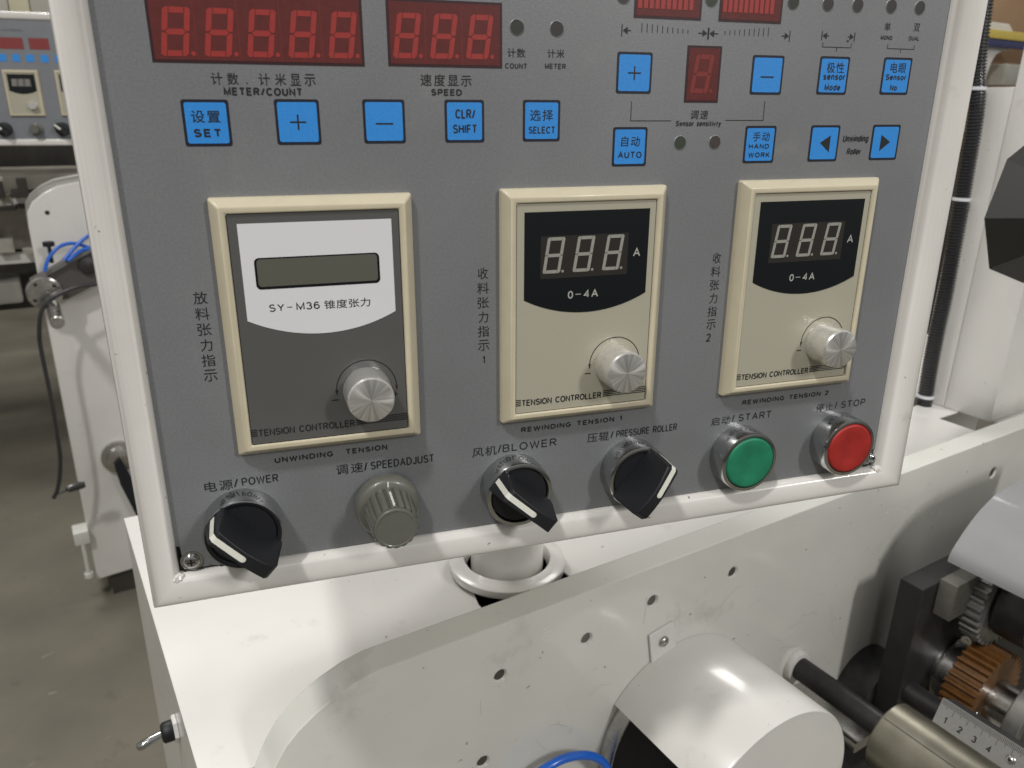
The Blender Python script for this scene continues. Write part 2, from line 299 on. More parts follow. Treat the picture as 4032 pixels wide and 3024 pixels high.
def ribbon(mb, pts, sw, y):
    closed = len(pts) > 3 and abs(pts[0][0] - pts[-1][0]) < 1e-4 and abs(pts[0][1] - pts[-1][1]) < 1e-4
    P = [Vector(p) for p in (pts[:-1] if closed else pts)]; n = len(P); L = []; R = []
    for i, p in enumerate(P):
        a = P[i - 1] if (closed or i) else p; b = P[(i + 1) % n] if (closed or i < n - 1) else p
        d1 = (p - a).normalized() if (p - a).length > 1e-9 else None; d2 = (b - p).normalized() if (b - p).length > 1e-9 else None
        d1 = d1 or d2; d2 = d2 or d1; n1 = Vector((-d1.y, d1.x)); n2 = Vector((-d2.y, d2.x)); m_ = n1 + n2
        if m_.length < .35: m_ = n1.copy(); k = 1
        else: m_.normalize(); k = min(1 / max(m_.dot(n1), .3), 2.2)
        L.append(p + m_ * (sw / 2 * k)); R.append(p - m_ * (sw / 2 * k))
    vs = [(q.x, y, q.y) for q in L] + [(q.x, y, q.y) for q in R]
    mb.add(vs, [(i, (i + 1) % n, n + (i + 1) % n, n + i) for i in range(n if closed else n - 1)])
def text(s, x0, x1, z0, z1, y, m=None, parent=None, bold=0.0, slant=0.0, space=1.0, name='lettering'):
    m = m or INK
    if all(c in GL for c in s):
        desc = .25 if any(c in 'gy' for c in s) else 0.0
        if all(c in 'enosruvw' for c in s): z1 = z0 + (z1 - z0) / X_
        H = z1 - z0; sw = H * (0.148 + bold * 4.2) / (1 + desc); gap = .30 * space + bold * 2
        W = sum(GL[c][0] for c in s) + gap * (len(s) - 1)
        if s in ('1', 'I'): sx = (H - sw) / (1 + desc)
        else: sx = (x1 - x0 - sw - slant * H) / W
        sz = (H - sw) / (1 + desc); x = 0; mb = MB(); k = 0
        for c in s:
            w_, st = GL[c]
            for pl in st:
                pts = [((x + px) * sx + x0 + sw / 2 + slant * (pz + desc) * sz, z0 + sw / 2 + (pz + desc) * sz) for px, pz in pl]
                ribbon(mb, pts, sw, y - .0025 * (k % 4)); k += 1
            x += w_ + gap
        return mb.make(name, m, parent, smooth=0)
    c = bpy.data.curves.new('t', 'FONT'); c.body = s; c.size = 1; c.space_character = space; c.offset = bold * .6 + .005; c.resolution_u = 3
    o = bpy.data.objects.new('t', c); COL.objects.link(o)
    dg = bpy.context.evaluated_depsgraph_get(); me = bpy.data.meshes.new_from_object(o.evaluated_get(dg))
    bpy.data.objects.remove(o); bpy.data.curves.remove(c)
    if slant:
        for v in me.vertices: v.co.x += slant * v.co.y
    xs = [v.co.x for v in me.vertices]; ys = [v.co.y for v in me.vertices]
    ax, bx, ay, by = min(xs), max(xs), min(ys), max(ys)
    for v in me.vertices:
        v.co = Vector(((x0 + (v.co.x - ax) / (bx - ax) * (x1 - x0)) * MM, y * MM, (z0 + (v.co.y - ay) / (by - ay) * (z1 - z0)) * MM))
    me.materials.clear(); me.materials.append(m); me.name = name
    ob = bpy.data.objects.new(name, me); COL.objects.link(ob)
    if parent: ob.parent = parent
    return ob

# ================================================================== SETTING
flo = MB().box(-9000, 12000, -3000, 14000, -1340, -1290).make('floor', CONC, loc=(0, 0, 0), smooth=0)
flo.location = (0, 0, EYE); flo['kind'] = 'structure'

# ================================================================== CONTROL BOX
BOXM = Matrix(((0.968859, 0.247550, -0.005658, 0.0717894), (-0.247408, 0.968732, 0.018637, 0.2809323),
               (0.010094, -0.016657, 0.999810, -0.0048304 + EYE), (0, 0, 0, 1)))
box = empty('control_box', (0, 0, 0), 'near white framed grey control panel with red displays, blue keys and three tension controllers', 'control panel')
box.matrix_world = BOXM
XL, XR, ZB, ZT = -45.2, 287.2, -170.0, 78.0          # face opening
OL, OR_, OB, OT = -55.9, 303.6, -181.8, 92.0         # outer frame

def frame_mesh(i, o, prof):
    ic = [(i[0], i[2]), (i[1], i[2]), (i[1], i[3]), (i[0], i[3])]; oc = [(o[0], o[2]), (o[1], o[2]), (o[1], o[3]), (o[0], o[3])]
    mb = MB(); vs = []; n = len(prof)
    for a, b in zip(ic, oc):
        for u, y in prof: vs.append((a[0] + (b[0] - a[0]) * u, y, a[1] + (b[1] - a[1]) * u))
    fs = [(k * n + j, ((k + 1) % 4) * n + j, ((k + 1) % 4) * n + j + 1, k * n + j + 1) for k in range(4) for j in range(n - 1)]
    return mb.add(vs, fs)
fp = [(0, 1.5), (0, -0.8), (0.03, -1.8), (0.10, -3.0), (0.20, -4.1), (0.32, -5.0), (0.46, -5.6), (0.60, -5.9), (0.74, -5.9), (0.86, -5.4), (0.95, -4.3), (1.0, -2.6), (1.0, 6)]
fr = frame_mesh((XL, XR, ZB, ZT), (OL, OR_, OB, OT), fp).make('frame', FRAMEW, box, smooth=50)
hb = MB()
hb.box(OL + 0.6, OR_ - 0.6, 6, 290, OB + 0.6, OT - 0.6, 3)
hb.make('housing', FRAMEW, box)
# face panel with its cut lower corners
pts = [(XL, ZT), (XR, ZT), (XR, -160.5), (XR - 1.6, -160.8), (XR - 2.0, -168.5), (XR - 9, -169.2), (XR - 22, -169.6), (20, -169.6), (XL + 16, -169.4), (XL + 12, -168.8), (XL + 2.2, -169.1), (XL + 1.5, -158.5), (XL, -158.2)]
MB().prism(pts, 0, 1.2).make('face_panel', FILM, box, smooth=0)
MB().box(XL - 0.5, XR + 0.5, 1.25, 3, ZB - 1, ZT).make('backing_sheet', GRIME, box, smooth=0)
# weld beads in the frame's inner corners, grime under them
for cx, cz, s in ((XL - 1, ZB - 1, 1), (XR + 1, ZB - 1, -1)):
    bm = bmesh.new(); bmesh.ops.create_icosphere(bm, subdivisions=3, radius=2.6)
    for v in bm.verts:
        v.co *= 1 + 0.18 * math.sin(v.co.x * 3.1 + cx) * math.cos(v.co.z * 2.3)
        v.co = Vector((cx + v.co.x * 1.1, -2.2 + v.co.y * 0.75, cz + v.co.z * 0.9))
    MB().bm(bm).make('weld_bead', FRAMEW, box)
gm = MB()
for cx, L, sg in ((XL + 2, 34, 1), (XR - 3, 26, -1)):
    for i in range(46):
        t = random.random() ** 1.6 * L; x = cx + sg * t; z = -169.0 - random.random() * 0.8 + (0.8 if random.random() < .2 else 0); r = 0.15 + random.random() ** 3 * 0.75
        k = 6; gm.add([(x + r * 1.6 * math.cos(a * math.tau / k) * random.uniform(.6, 1.2), -0.06 - 0.0008 * i, z + r * math.sin(a * math.tau / k) * random.uniform(.6, 1.2)) for a in range(k)], [tuple(range(k))])
g = gm.make('grime', GRIME, box, smooth=0); g['kind'] = 'stuff'

# ---- lettering on the face film
INKY = -0.10
TX = [('METER/COUNT', -8.7, 16.7, 6.5, 9.1, .02, 0, 1.1), ('速度显示', 57.6, 76.3, 10.3, 14.3, .008, 0, 1.3),
 ('SPEED', 61.3, 72.7, 7.1, 9.4, .02, 0, 1.05), ('计数', 89.9, 96.8, 20.4, 23.5, .008, 0, 1.1), ('COUNT', 89.0, 97.5, 16.6, 18.5, .012, 0, 1.05),
 ('计米', 105.3, 112.1, 20.6, 23.6, .008, 0, 1.1), ('METER', 104.4, 112.7, 16.8, 18.7, .012, 0, 1.05),
 ('调速', 166.6, 174.6, -0.8, 2.7, .004, .1, 1.2), ('Swnsor sensitivty', 160.0, 181.0, -3.9, -1.3, .014, .15, 1),
 ('单', 254.8, 257.9, 34.3, 37.6, .004, 0, 1), ('双', 269.9, 273.1, 34.5, 37.7, 0, 0, 1), ('MONO', 253.6, 259.6, 30.9, 32.6, .012, 0, 1), ('DUAL', 268.2, 273.8, 31.0, 32.7, .008, 0, 1),
 ('Unwinding', 241.3, 255.2, -10.6, -7.1, .01, .15, 1), ('Roller', 244.3, 252.2, -15.3, -12.6, .01, .15, 1),
 ('UNWINDING', -5.2, 17.3, -128.2, -125.8, .02, 0, 1.15), ('TENSION', 22.1, 38.8, -128.1, -125.7, .02, 0, 1.15),
 ('REWINDING TENSION 1', 96.1, 143.4, -127.8, -125.4, .02, 0, 1.12), ('REWINDING TENSION 2', 205.0, 253.2, -127.4, -125.0, .02, 0, 1.12),
 ('电源', -31.8, -21.5, -136.9, -132.6, 0, 0, 1.2), ('/', -21.2, -19.4, -136.4, -132.5, 0, 0, 1), ('POWER', -18.2, -4.5, -136.1, -132.7, 0, 0, 1),
 ('调速', 17.8, 28.6, -136.6, -132.2, 0, 0, 1.25), ('/', 28.9, 30.4, -136.4, -132.4, 0, 0, 1), ('SPEEDADJUST', 31.6, 58.0, -136.2, -132.6, 0, 0, 1),
 ('风机', 74.4, 85.1, -136.6, -132.2, 0, 0, 1.15), ('/', 85.6, 87.3, -136.0, -132.0, 0, 0, 1), ('BLOWER', 87.8, 112.4, -135.9, -132.3, 0, 0, 1.05),
 ('压辊', 127.0, 137.3, -136.5, -132.1, 0, 0, 1.15), ('/', 138.1, 139.6, -135.9, -132.2, 0, 0, 1), ('PRESSURE ROLLER', 140.9, 171.4, -135.8, -132.4, 0, 0, 1),
 ('启动', 189.2, 199.4, -136.1, -131.8, 0, 0, 1.15), ('/', 200.2, 201.6, -135.6, -131.6, 0, 0, 1), ('START', 203.8, 221.9, -135.5, -131.9, 0, 0, 1.05),
 ('停止', 247.2, 257.1, -135.9, -131.6, 0, 0, 1.15), ('/', 258.2, 259.4, -135.4, -131.5, 0, 0, 1), ('STOP', 261.8, 276.2, -135.3, -131.7, 0, 0, 1.05)]
for s, x0, x1, z0, z1, b, sl, sp in TX: text(s, x0, x1, z0, z1, INKY, None, box, b, sl, sp)
for s, x0, x1 in (('计', -12.2, -8.6), ('数', -7.2, -3.6), ('、', -1.4, -0.7), ('计', 2.8, 6.4), ('米', 8.0, 11.6), ('显', 13.0, 16.4), ('示', 17.6, 21.3)):
    text(s, x0, x1, 9.8 if s != '、' else 10.0, 13.6 if s != '、' else 10.8, INKY, None, box, .008)
def column(chars, x0, x1, z_top, z_bot, lastnum=None, shift=0):
    n = len(chars); h = 4.6; step = (z_top - h - z_bot) / (n - 1)
    for i, ch in enumerate(chars):
        z1 = z_top - i * step; dx = shift * i / (n - 1); wd = x1 - x0
        a, b = (x0 + .35, x1 - .35) if ch in '力收' else (x0, x1)
        text(ch, a + dx, b + dx, z1 - h, z1, INKY, None, box, -.005)
column('放料张力指示', -26.7, -22.0, -58.7, -92.4)
column('收料张力指示', 77.5, 82.2, -55.8, -89.8); text('1', 79.3, 80.6, -95.2, -92.0, INKY, None, box)
column('收料张力指示', 182.2, 186.8, -55.0, -89.1); text('2', 182.7, 184.9, -94.7, -90.9, INKY, None, box)

# ---- printed marks (ticks, arrows, brackets)
mk = MB(); Y0 = -0.10
def bar(x0, x1, z0, z1, y=Y0, mb=None): (mb or mk).add([(x0, y, z0), (x1, y, z0), (x1, y, z1), (x0, y, z1)], [(0, 1, 2, 3)])
def tri(a, b, c, y=Y0, mb=None): (mb or mk).add([(p[0], y, p[1]) for p in (a, b, c)], [(0, 1, 2)])
def flush(name, parent=None, m=None):
    global mk
    o = mk.make(name, m or INK, parent or box, smooth=0); mk = MB(); return o
for i in range(10):
    x = 143.0 + 2.18 * i; L = 3.3 - 0.19 * i; bar(x, x + .28, 30.3 + i * .02, 30.3 + L); flush('tick_mark')
    x = 179.0 + 2.18 * i; L = 1.5 + 0.20 * i; bar(x, x + .28, 30.5, 30.5 + L); flush('tick_mark')
def stop_arrow(xb, z, d, L=3.7, h=4.2, a=1.3):      # bar at xb, arrow pointing to it from side d
    bar(xb - .2, xb + .2, z - h / 2, z + h / 2); tri((xb + d * .3, z), (xb + d * 2.4, z + a), (xb + d * 2.4, z - a)); bar(min(xb + d * 2.2, xb + d * L), max(xb + d * 2.2, xb + d * L), z - .2, z + .2, Y0 - .01); flush('stop_arrow')
stop_arrow(134.9, 30.8, 1); stop_arrow(171.6, 30.8, -1, 4.2); stop_arrow(171.9, 30.8, 1, 4.2); stop_arrow(208.9, 30.9, -1)
stop_arrow(224.3, 31.6, 1, 3.4, 3.5); stop_arrow(240.4, 31.5, -1, 3.4, 3.5); mk.lathe([(0.45, 0)], 10, (237.3, Y0 - .02, 29.9)); flush('ink_dot')
for x0, x1, z, xm in ((225.1, 239.4, 27.4, 232.3), (257.7, 271.9, 27.6, 264.8)):
    bar(x0, x1, z - .14, z + .14); bar(x0, x0 + .28, z, z + 1.7, Y0 - .01); bar(x1 - .28, x1, z, z + 1.7, Y0 - .01); bar(xm - .14, xm + .14, z - 1.6, z, Y0 - .01); flush('bracket_line')
bar(140.2, 158.0, -1.5, -1.22); bar(140.2, 140.48, -1.4, 5.7, Y0 - .01); flush('bracket_line'); bar(182.6, 200.6, -1.3, -1.02); bar(200.32, 200.6, -1.2, 6.2, Y0 - .01)
flush('bracket_line')

# ---- red display windows and digits
def seven(h, wd, sl, t=1.55, gap=0.22):
    g = MB(); hx, hz = wd / 2, h / 2
    def S(pts): g.add([(x + sl * z, 0, z) for x, z in pts], [tuple(range(len(pts)))])
    q = t / 2
    for z in (hz - q, 0, -hz + q):
        if z == 0: S([(-hx + q + gap, 0), (-hx + t + gap, q), (hx - t - gap, q), (hx - q - gap, 0), (hx - t - gap, -q), (-hx + t + gap, -q)])
        else: S([(-hx + t + gap, z - q), (hx - t - gap, z - q), (hx - t - gap, z + q), (-hx + t + gap, z + q)])
    for sx in (-1, 1):
        for sz in (-1, 1):
            S([(sx * hx, sz * gap * 1.6), (sx * (hx - q), sz * gap), (sx * (hx - t), sz * (q + gap * .3)), (sx * (hx - t), sz * hz), (sx * (hx - q), sz * hz), (sx * hx, sz * (hz - q * .8))])
    g.lathe([(t * .42, 0)], 12, (hx + t * .9 - sl * hz, 0, -hz + q))
    return g
def window(x0, x1, z0, z1, digits, dh=14.5, dw=8.3, sl=0.15, m=REDSEG, t=1.75):
    w_ = MB().box(x0, x1, -0.12, 0.5, z0, z1).make('display_window', REDEDGE, box, smooth=0)
    MB().box(x0 + .9, x1 - .9, -0.2, -0.13, z0 + .9, z1 - .9).make('display_tint', REDWIN, w_, smooth=0)
    p = None
    for cx, cz in digits:
        if p is None: p = seven(dh, dw, sl, t).make('digit', m, w_, loc=(cx, -0.27, cz), smooth=0)
        else:
            o = p.copy(); COL.objects.link(o); o.parent = w_; o.location = (cx * MM, -0.27 * MM, cz * MM)
    return w_
wm = window(-29.2, 38.3, 16.3, 38.0, [(-21.2 + 13.15 * i, 25.5 + .12 * i) for i in range(5)])
window(46.5, 87.9, 16.6, 38.2, [(53.4 + 13.05 * i, 26.5 + .15 * i) for i in range(3)])
# joints between the digit modules behind the tint
jt = MB()
for x in (-15.4, -2.2, 11.0, 24.2, 59.8, 72.9): bar(x, x + .18, 17.4, 36.8, -0.215, jt)
jt.make('module_joints', REDSEG2, box, smooth=0)
window(163.1, 178.4, 5.5, 26.4, [(170.2, 16.1)], 14.2, 8.0, 0.15, REDSEG2)
for x0, x1, bx0, bx1 in ((139.5, 168.0, 140.9, 164.8), (175.7, 204.1, 177.1, 200.6)):
    w_ = MB().box(x0, x1, -0.12, 0.5, 35.2, 57).make('display_window', REDEDGE, box, smooth=0)
    MB().box(x0 + .9, x1 - .9, -0.2, -0.13, 36.1, 56).make('display_tint', REDWIN, w_, smooth=0)
    p = None; n = 10; st = (bx1 - bx0) / n
    for i in range(n):
        if p is None: p = MB().box(0, 1.75, -0.05, 0, 0, 15).make('bar_segment', REDSEG, w_, loc=(bx0, -0.27, 38.6), smooth=0)
        else:
            o = p.copy(); COL.objects.link(o); o.parent = w_; o.location = ((bx0 + st * i) * MM, -0.27 * MM, 38.6 * MM)

# ---- indicator lights: dark lenses set a little behind a pressed rim in the film
for x, z, m in ((93.5, 30.5, LED_G), (108.8, 30.5, LED_D), (162.7, -9.7, LED_G2), (178.6, -9.6, LED_R2), (225.4, 43.3, LED_D), (239.9, 43.4, LED_D),
                (256.7, 43.7, LED_D), (271.4, 43.7, LED_D), (208.9, 43.3, LED_G), (135.0, 42.4, LED_R2), (172.0, 42.9, LED_G2)):
    o = MB().lathe([(2.5, 0), (2.5, -0.14), (1.5, -0.16), (0.0, -0.17)], 28).make('indicator_light', m, box, loc=(x, 0, z), smooth=60)
    MB().lathe([(2.9, 0.0), (2.72, -0.24), (2.56, -0.26), (2.48, 0.0)], 28).make('pressed_rim', FILM, o, smooth=60)

# ---- membrane keys
kb = None
KEYS = [(-15.1, -2.2, 'set'), (14.4, -1.9, 'plus'), (44.1, -1.7, 'minus'), (73.5, -1.6, 'clr'), (103.4, -1.4, 'sel'), (140.9, 16.0, 'plus'), (200.2, 16.2, 'minus'),
        (140.5, -11.1, 'auto'), (200.0, -10.7, 'hand'), (232.3, 16.5, 'mode'), (264.5, 16.8, 'no'), (232.0, -10.5, 'left'), (263.9, -10.3, 'right')]
LEG = {'set': [('设置', -4.7, 4.4, .1, 4.0, .008, 0, 1.2), ('SET', -4.5, 4.3, -4.5, -1.8, .02, 0, 1.25)],
 'clr': [('CLR/', -3.5, 4.1, .9, 4.2, .006, 0, 1.0), ('SHIFT', -4.5, 4.7, -4.2, -1.1, .006, 0, 1.0)],
 'sel': [('选择', -4.6, 4.6, .0, 4.0, .004, 0, 1.2), ('SELECT', -5.2, 5.5, -4.6, -2.0, .006, 0, 1.0)],
 'auto': [('自动', -3.9, 4.3, .1, 4.0, .004, .05, 1.2), ('AUTO', -5.0, 5.3, -4.3, -1.8, .012, 0, 1.1)],
 'hand': [('手动', -3.7, 4.5, 1.3, 5.0, .004, .05, 1.2), ('HAND', -5.2, 4.6, -1.7, .3, .014, 0, 1.1), ('WORK', -5.1, 5.3, -5.2, -3.1, .014, 0, 1.1)],
 'mode': [('极性', -3.8, 4.9, 1.0, 5.2, .004, 0, 1.15), ('sensor', -5.0, 6.0, -1.7, .2, .014, 0, 1.0), ('Mode', -3.8, 4.3, -5.8, -3.3, .014, .05, 1.0)],
 'no': [('电眼', -3.6, 4.6, 1.3, 5.4, .004, 0, 1.15), ('Sensor', -5.5, 5.6, -1.6, .8, .014, .05, 1.0), ('No.', -2.4, 2.2, -5.8, -3.4, .014, .05, 1.0)]}
for x, z, k in KEYS:
    if kb is None:
        key = kb = MB().prism(rrect(-7.43, 7.43, -7.43, 7.43, .9), -0.10, 0.3).make('membrane_key', KEYBORDER, box, loc=(x, 0, z), smooth=0)
        cap0 = MB().prism(rrect(-6.55, 6.55, -6.5, 6.5, .8), -0.18, -0.11).make('key_face', KEYBLUE, key, smooth=0)
    else:
        key = kb.copy(); COL.objects.link(key); key.parent = box; key.location = (x * MM, 0, z * MM)
        c_ = cap0.copy(); COL.objects.link(c_); c_.parent = key
    if k in LEG:
        for s, x0, x1, z0, z1, b, sl, sp in LEG[k]: text(s, x0, x1, z0, z1, -0.25, INK, key, b, sl, sp)
    else:
        g = MB()
        if k == 'plus': bar(-2.7, 2.7, -.27, .27, -.25, g); bar(-.27, .27, -2.5, 2.5, -.26, g)
        if k == 'minus': bar(-3.1, 3.1, -1.0, -.45, -.25, g)
        if k == 'left': tri((-2.2, .3), (2.9, 3.3), (2.9, -3.6), -.25, g)
        if k == 'right': tri((2.7, .2), (-2.4, 3.2), (-2.5, -3.6), -.25, g)
        g.make('symbol', INK, key, smooth=0)

# ---- tension controllers
def arc_pts(cx, cz, r, a0, a1, n=36): return [(cx + r * math.cos(math.radians(a0 + (a1 - a0) * i / n)), cz + r * math.sin(math.radians(a0 + (a1 - a0) * i / n))) for i in range(n + 1)]
def arc_band(mb, cx, cz, r, wd, a0, a1, y):
    a = arc_pts(cx, cz, r - wd / 2, a0, a1); b = arc_pts(cx, cz, r + wd / 2, a0, a1)
    for i in range(len(a) - 1): mb.add([(a[i][0], y, a[i][1]), (a[i + 1][0], y, a[i + 1][1]), (b[i + 1][0], y, b[i + 1][1]), (b[i][0], y, b[i][1])], [(0, 1, 2, 3)])
def controller(x, z, dark, label):
    # local origin: the bezel's upper left corner on the face film
    W, H = 70.2, 95.8
    t = bpy.data.objects.new('tension_controller', None); t.empty_display_size = .01; COL.objects.link(t); t.parent = box; t.location = (x * MM, 0, z * MM); t['label'] = label
    ix0, ix1, iz0, iz1 = 5.3, 64.9, -91.2, -5.2
    prof = [(0, -3.2), (0.0, -5.1), (0.04, -5.5), (0.10, -5.65), (0.36, -5.85), (0.44, -5.75), (0.93, -3.0), (1.0, -2.2), (1.0, 0.2)]
    frame_mesh((ix0, ix1, iz0, iz1), (0, W, -H, 0), prof).make('bezel', BEIGE, t, smooth=25, bevel=.7)
    MB().box(ix0 - 1, ix1 + 1, -4.80, -1, iz0 - 1, iz1 + 1).make('face_plate', FACED if dark else FACEB, t, smooth=0)
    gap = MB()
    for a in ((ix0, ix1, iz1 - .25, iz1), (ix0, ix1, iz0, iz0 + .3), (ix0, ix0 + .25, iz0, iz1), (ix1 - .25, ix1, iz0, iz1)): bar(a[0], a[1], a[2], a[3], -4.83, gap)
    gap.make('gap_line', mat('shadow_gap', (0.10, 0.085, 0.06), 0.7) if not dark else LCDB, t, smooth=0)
    lx0, lx1, lt, lb, lc = 8.7, 62.0, -8.7, -43.1, -49.6
    n = 24; cxm = (lx0 + lx1) / 2; sag = lb - lc; hw = (lx1 - lx0) / 2; Rr = (hw * hw + sag * sag) / (2 * sag)
    arcp = [(cxm + hw * (1 - 2 * i / n), lc + Rr - math.sqrt(Rr * Rr - (hw * (1 - 2 * i / n)) ** 2)) for i in range(n + 1)]
    MB().prism([(lx0, lt), (lx1, lt)] + arcp, -4.95, -4.81).make('display_label', LABW if dark else LABB, t, smooth=0)
    ink = INK
    if dark:
        MB().prism(rrect(13.0, 56.9, -32.0, -20.7, 1.7), -5.02, -4.96).make('display_rim', LCDB, t, smooth=0)
        MB().prism(rrect(13.8, 56.1, -31.0, -21.2, 1.2), -5.08, -5.03).make('display_glass', LCDG, t, smooth=0)
        for s, a, b, c, d, bo, sp in (('SY', 16.5, 21.8, -40.3, -37.5, 0, 1.1), ('M36', 26.0, 34.3, -40.3, -37.5, .002, .9), ('锥度张力', 35.9, 52.7, -40.6, -37.3, 0, 1.05)):
            text(s, a, b, c, d, -5.02, INK, t, bo, 0, sp)
        g = MB(); bar(22.8, 24.6, -39.1, -38.8, -5.02, g); g.make('dash', INK, t, smooth=0)
    else:
        MB().box(15.4, 53.0, -5.02, -4.96, -34.9, -18.1).make('display_glass', WINB, t, smooth=0)
        for i in range(3):
            seven(14.2, 7.4, 0.15, 1.3, .11).make('digit', SEGW, t, loc=(21.0 + 12.75 * i, -5.08, -25.7), smooth=0)
        text('A', 55.4, 58.6, -27.9, -24.4, -5.02, GLYPHW, t, 0); 
        text('0', 27.3, 29.6, -43.6, -40.4, -5.02, GLYPHW, t, .004); text('4A', 34.3, 40.6, -43.6, -40.4, -5.02, GLYPHW, t, .004, 0, 1.1)
        g = MB(); bar(30.6, 33.0, -42.1, -41.8, -5.02, g); g.make('dash', GLYPHW, t, smooth=0)
    kx, kz = 49.5, -73.4
    def fl(g, nm): g.make(nm, ink, t, smooth=0); return MB()
    g = MB(); arc_band(g, kx, kz + .4, 11.5, .35, -2 if dark else 12, 176, -4.90); tri((kx - 11.55, kz - 1.2), (kx - 12.0, kz + 1.1), (kx - 10.9, kz + 1.1), -4.91, g)
    if dark: tri((kx + 11.5, kz - 1.6), (kx + 10.9, kz + .6), (kx + 12.0, kz + .6), -4.91, g)
    g = fl(g, 'turn_arrow'); bar(kx - 13.4, kx - 10.9, -76.6, -76.2, -4.90, g); g = fl(g, 'minus_sign')
    if dark: bar(kx + 9.9, kx + 12.0, -76.5, -76.15, -4.90, g); bar(kx + 10.8, kx + 11.15, -77.4, -75.3, -4.92, g); g = fl(g, 'plus_sign')
    for i in range(4):
        zz = -85.2 - .78 * i; bar(ix0 + .1, ix0 + 2.4, zz - .21, zz + .21, -4.90, g); g = fl(g, 'stripe'); bar(44.6, ix1 - .2, zz - .21 + .2, zz + .21 + .2, -4.90, g); g = fl(g, 'stripe')
    text('TENSION CONTROLLER', 8.0, 44.0, -88.0, -85.2, -4.90, ink, t, .003 if dark else .008, 0, .8)
    # fluted-free turned knob, slightly tapered, with a chamfered radially brushed front
    kn = MB().lathe([(9.0, 0), (9.15, -.6), (8.75, -12.2), (8.25, -13.0)], 64).make('knob', ALU, t, loc=(kx, -4.82, kz), smooth=30)
    kf = MB().lathe([(8.25, 0), (8.2, -.02), (0.0, -.02)], 64).make('knob_face', ALUF, kn, loc=(0, -13.0, 0), smooth=30)
    return t
controller(-17.9, -26.4, True, 'wide dark faced tension controller with white label and blank grey LCD')
controller(86.6, -25.9, False, 'cream tension controller with three unlit digits, in the middle')
controller(191.6, -25.0, False, 'cream tension controller with three unlit digits, nearest the right frame')

# ---- push buttons and selector switches
def ring(t, depth=10.5):
    MB().lathe([(14.9, 0), (14.9, -1.2), (14.7, -depth + 1), (14.4, -depth + .2), (13.9, -depth), (12.9, -depth - .1), (12.55, -depth + .5), (12.5, -depth + 3)], 72).make('ring', CHROME, t, smooth=28)
def part_empty(name, x, z, label):
    t = bpy.data.objects.new(name, None); t.empty_display_size = .01; COL.objects.link(t); t.parent = box; t.location = (x * MM, 0, z * MM); t['label'] = label; return t
for x, m, lb in ((204.9, GREEN, 'green start button'), (261.1, RED, 'red stop button')):
    t = part_empty("push_button", x, -152.2, lb); ring(t, 10.8)
    MB().lathe([(12.45, -7), (12.45, -10.7), (12.1, -11.3), (11.2, -11.5), (8, -11.1), (4, -10.75), (0, -10.6)], 64).make('button_cap', m, t, smooth=50)
def selector(x, ang, lb, chrome=True):
    t = part_empty("selector_switch", x, -152.0, lb)
    ring(t, 10.5) if chrome else MB().lathe([(14.9, 0), (14.9, -1.2), (14.7, -9.6), (14.5, -10.3), (14.1, -10.5), (13.9, -10.2), (13.9, -7.5)], 72).make('ring', CHROME, t, smooth=28)
    if not chrome: MB().lathe([(14.0, -9.0), (14.0, -10.35), (13.2, -10.4), (12.6, -10.0), (12.5, -8)], 72).make('black_rim', BLACK, t, smooth=40)
    MB().lathe([(12.4, -7), (12.4, -9.2), (12.0, -9.7), (0, -9.7)], 56).make('disc', BLACK, t, smooth=40)
    # grip: sections along its length (u), each a trapezoid in (v, y)
    secs = [(-13.7, 4.0, 5.2, -9.0, -10.5), (-13.1, 3.2, 5.6, -9.0, -24.3), (-12.2, 3.0, 5.6, -9.0, -25.6), (-5.5, 2.7, 5.0, -9.0, -27.3), (0, 2.6, 4.5, -9.0, -28.4), (6.0, 2.7, 5.0, -9.0, -28.4), (11.2, 3.0, 5.8, -9.0, -27.6), (13.0, 3.1, 5.9, -9.0, -25.2), (13.6, 3.6, 6.0, -9.0, -12.0)]
    secs = [(-u, a, b, y0, y1) for u, a, b, y0, y1 in secs]
    vs = []; fs = []; ca, sa = math.cos(math.radians(ang)), math.sin(math.radians(ang)); k = 6
    for u, a, b, y0, y1 in secs:
        for v, y in ((-b, y0), (-b * .92, y0 - 4), (-a, y1), (a, y1), (b * .92, y0 - 4), (b, y0)):
            vs.append((u * ca - v * sa, y, u * sa + v * ca))
    for i in range(len(secs) - 1):
        for j in range(k): fs.append((i * k + j, i * k + (j + 1) % k, (i + 1) * k + (j + 1) % k, (i + 1) * k + j))
    fs += [tuple(range(k)), tuple((len(secs) - 1) * k + j for j in range(k))[::-1]]
    MB().add(vs, fs).make('grip', BLACK, t, smooth=30, bevel=.4)
    # white pointer inlaid on the grip: up the end face, then along the ridge
    path = [(13.95, -11.6), (13.55, -24.4), (12.3, -26.0), (5.5, -27.55), (0.2, -28.62)]; hw = 1.2; vs = []; fs = []
    for i, (u, y) in enumerate(path):
        for v in (-hw, hw): vs.append((u * ca - v * sa, y, u * sa + v * ca))
    for i in range(len(path) - 1): fs.append((2 * i, 2 * i + 1, 2 * i + 3, 2 * i + 2))
    end = len(vs)
    for i in range(7):
        q = math.pi * i / 6; u = .2 - hw * math.sin(q); v = -hw * math.cos(q); vs.append((u * ca - v * sa, -28.63, u * sa + v * ca))
    fs.append(tuple(range(end, end + 7)))
    MB().add(vs, fs).make('pointer', MARKW, t, smooth=0)
selector(-19.2, 137, 'power selector in a black ring', False)
selector(92.4, 139, 'blower selector turned to the left')
selector(148.6, 52, 'pressure roller selector turned to the right')
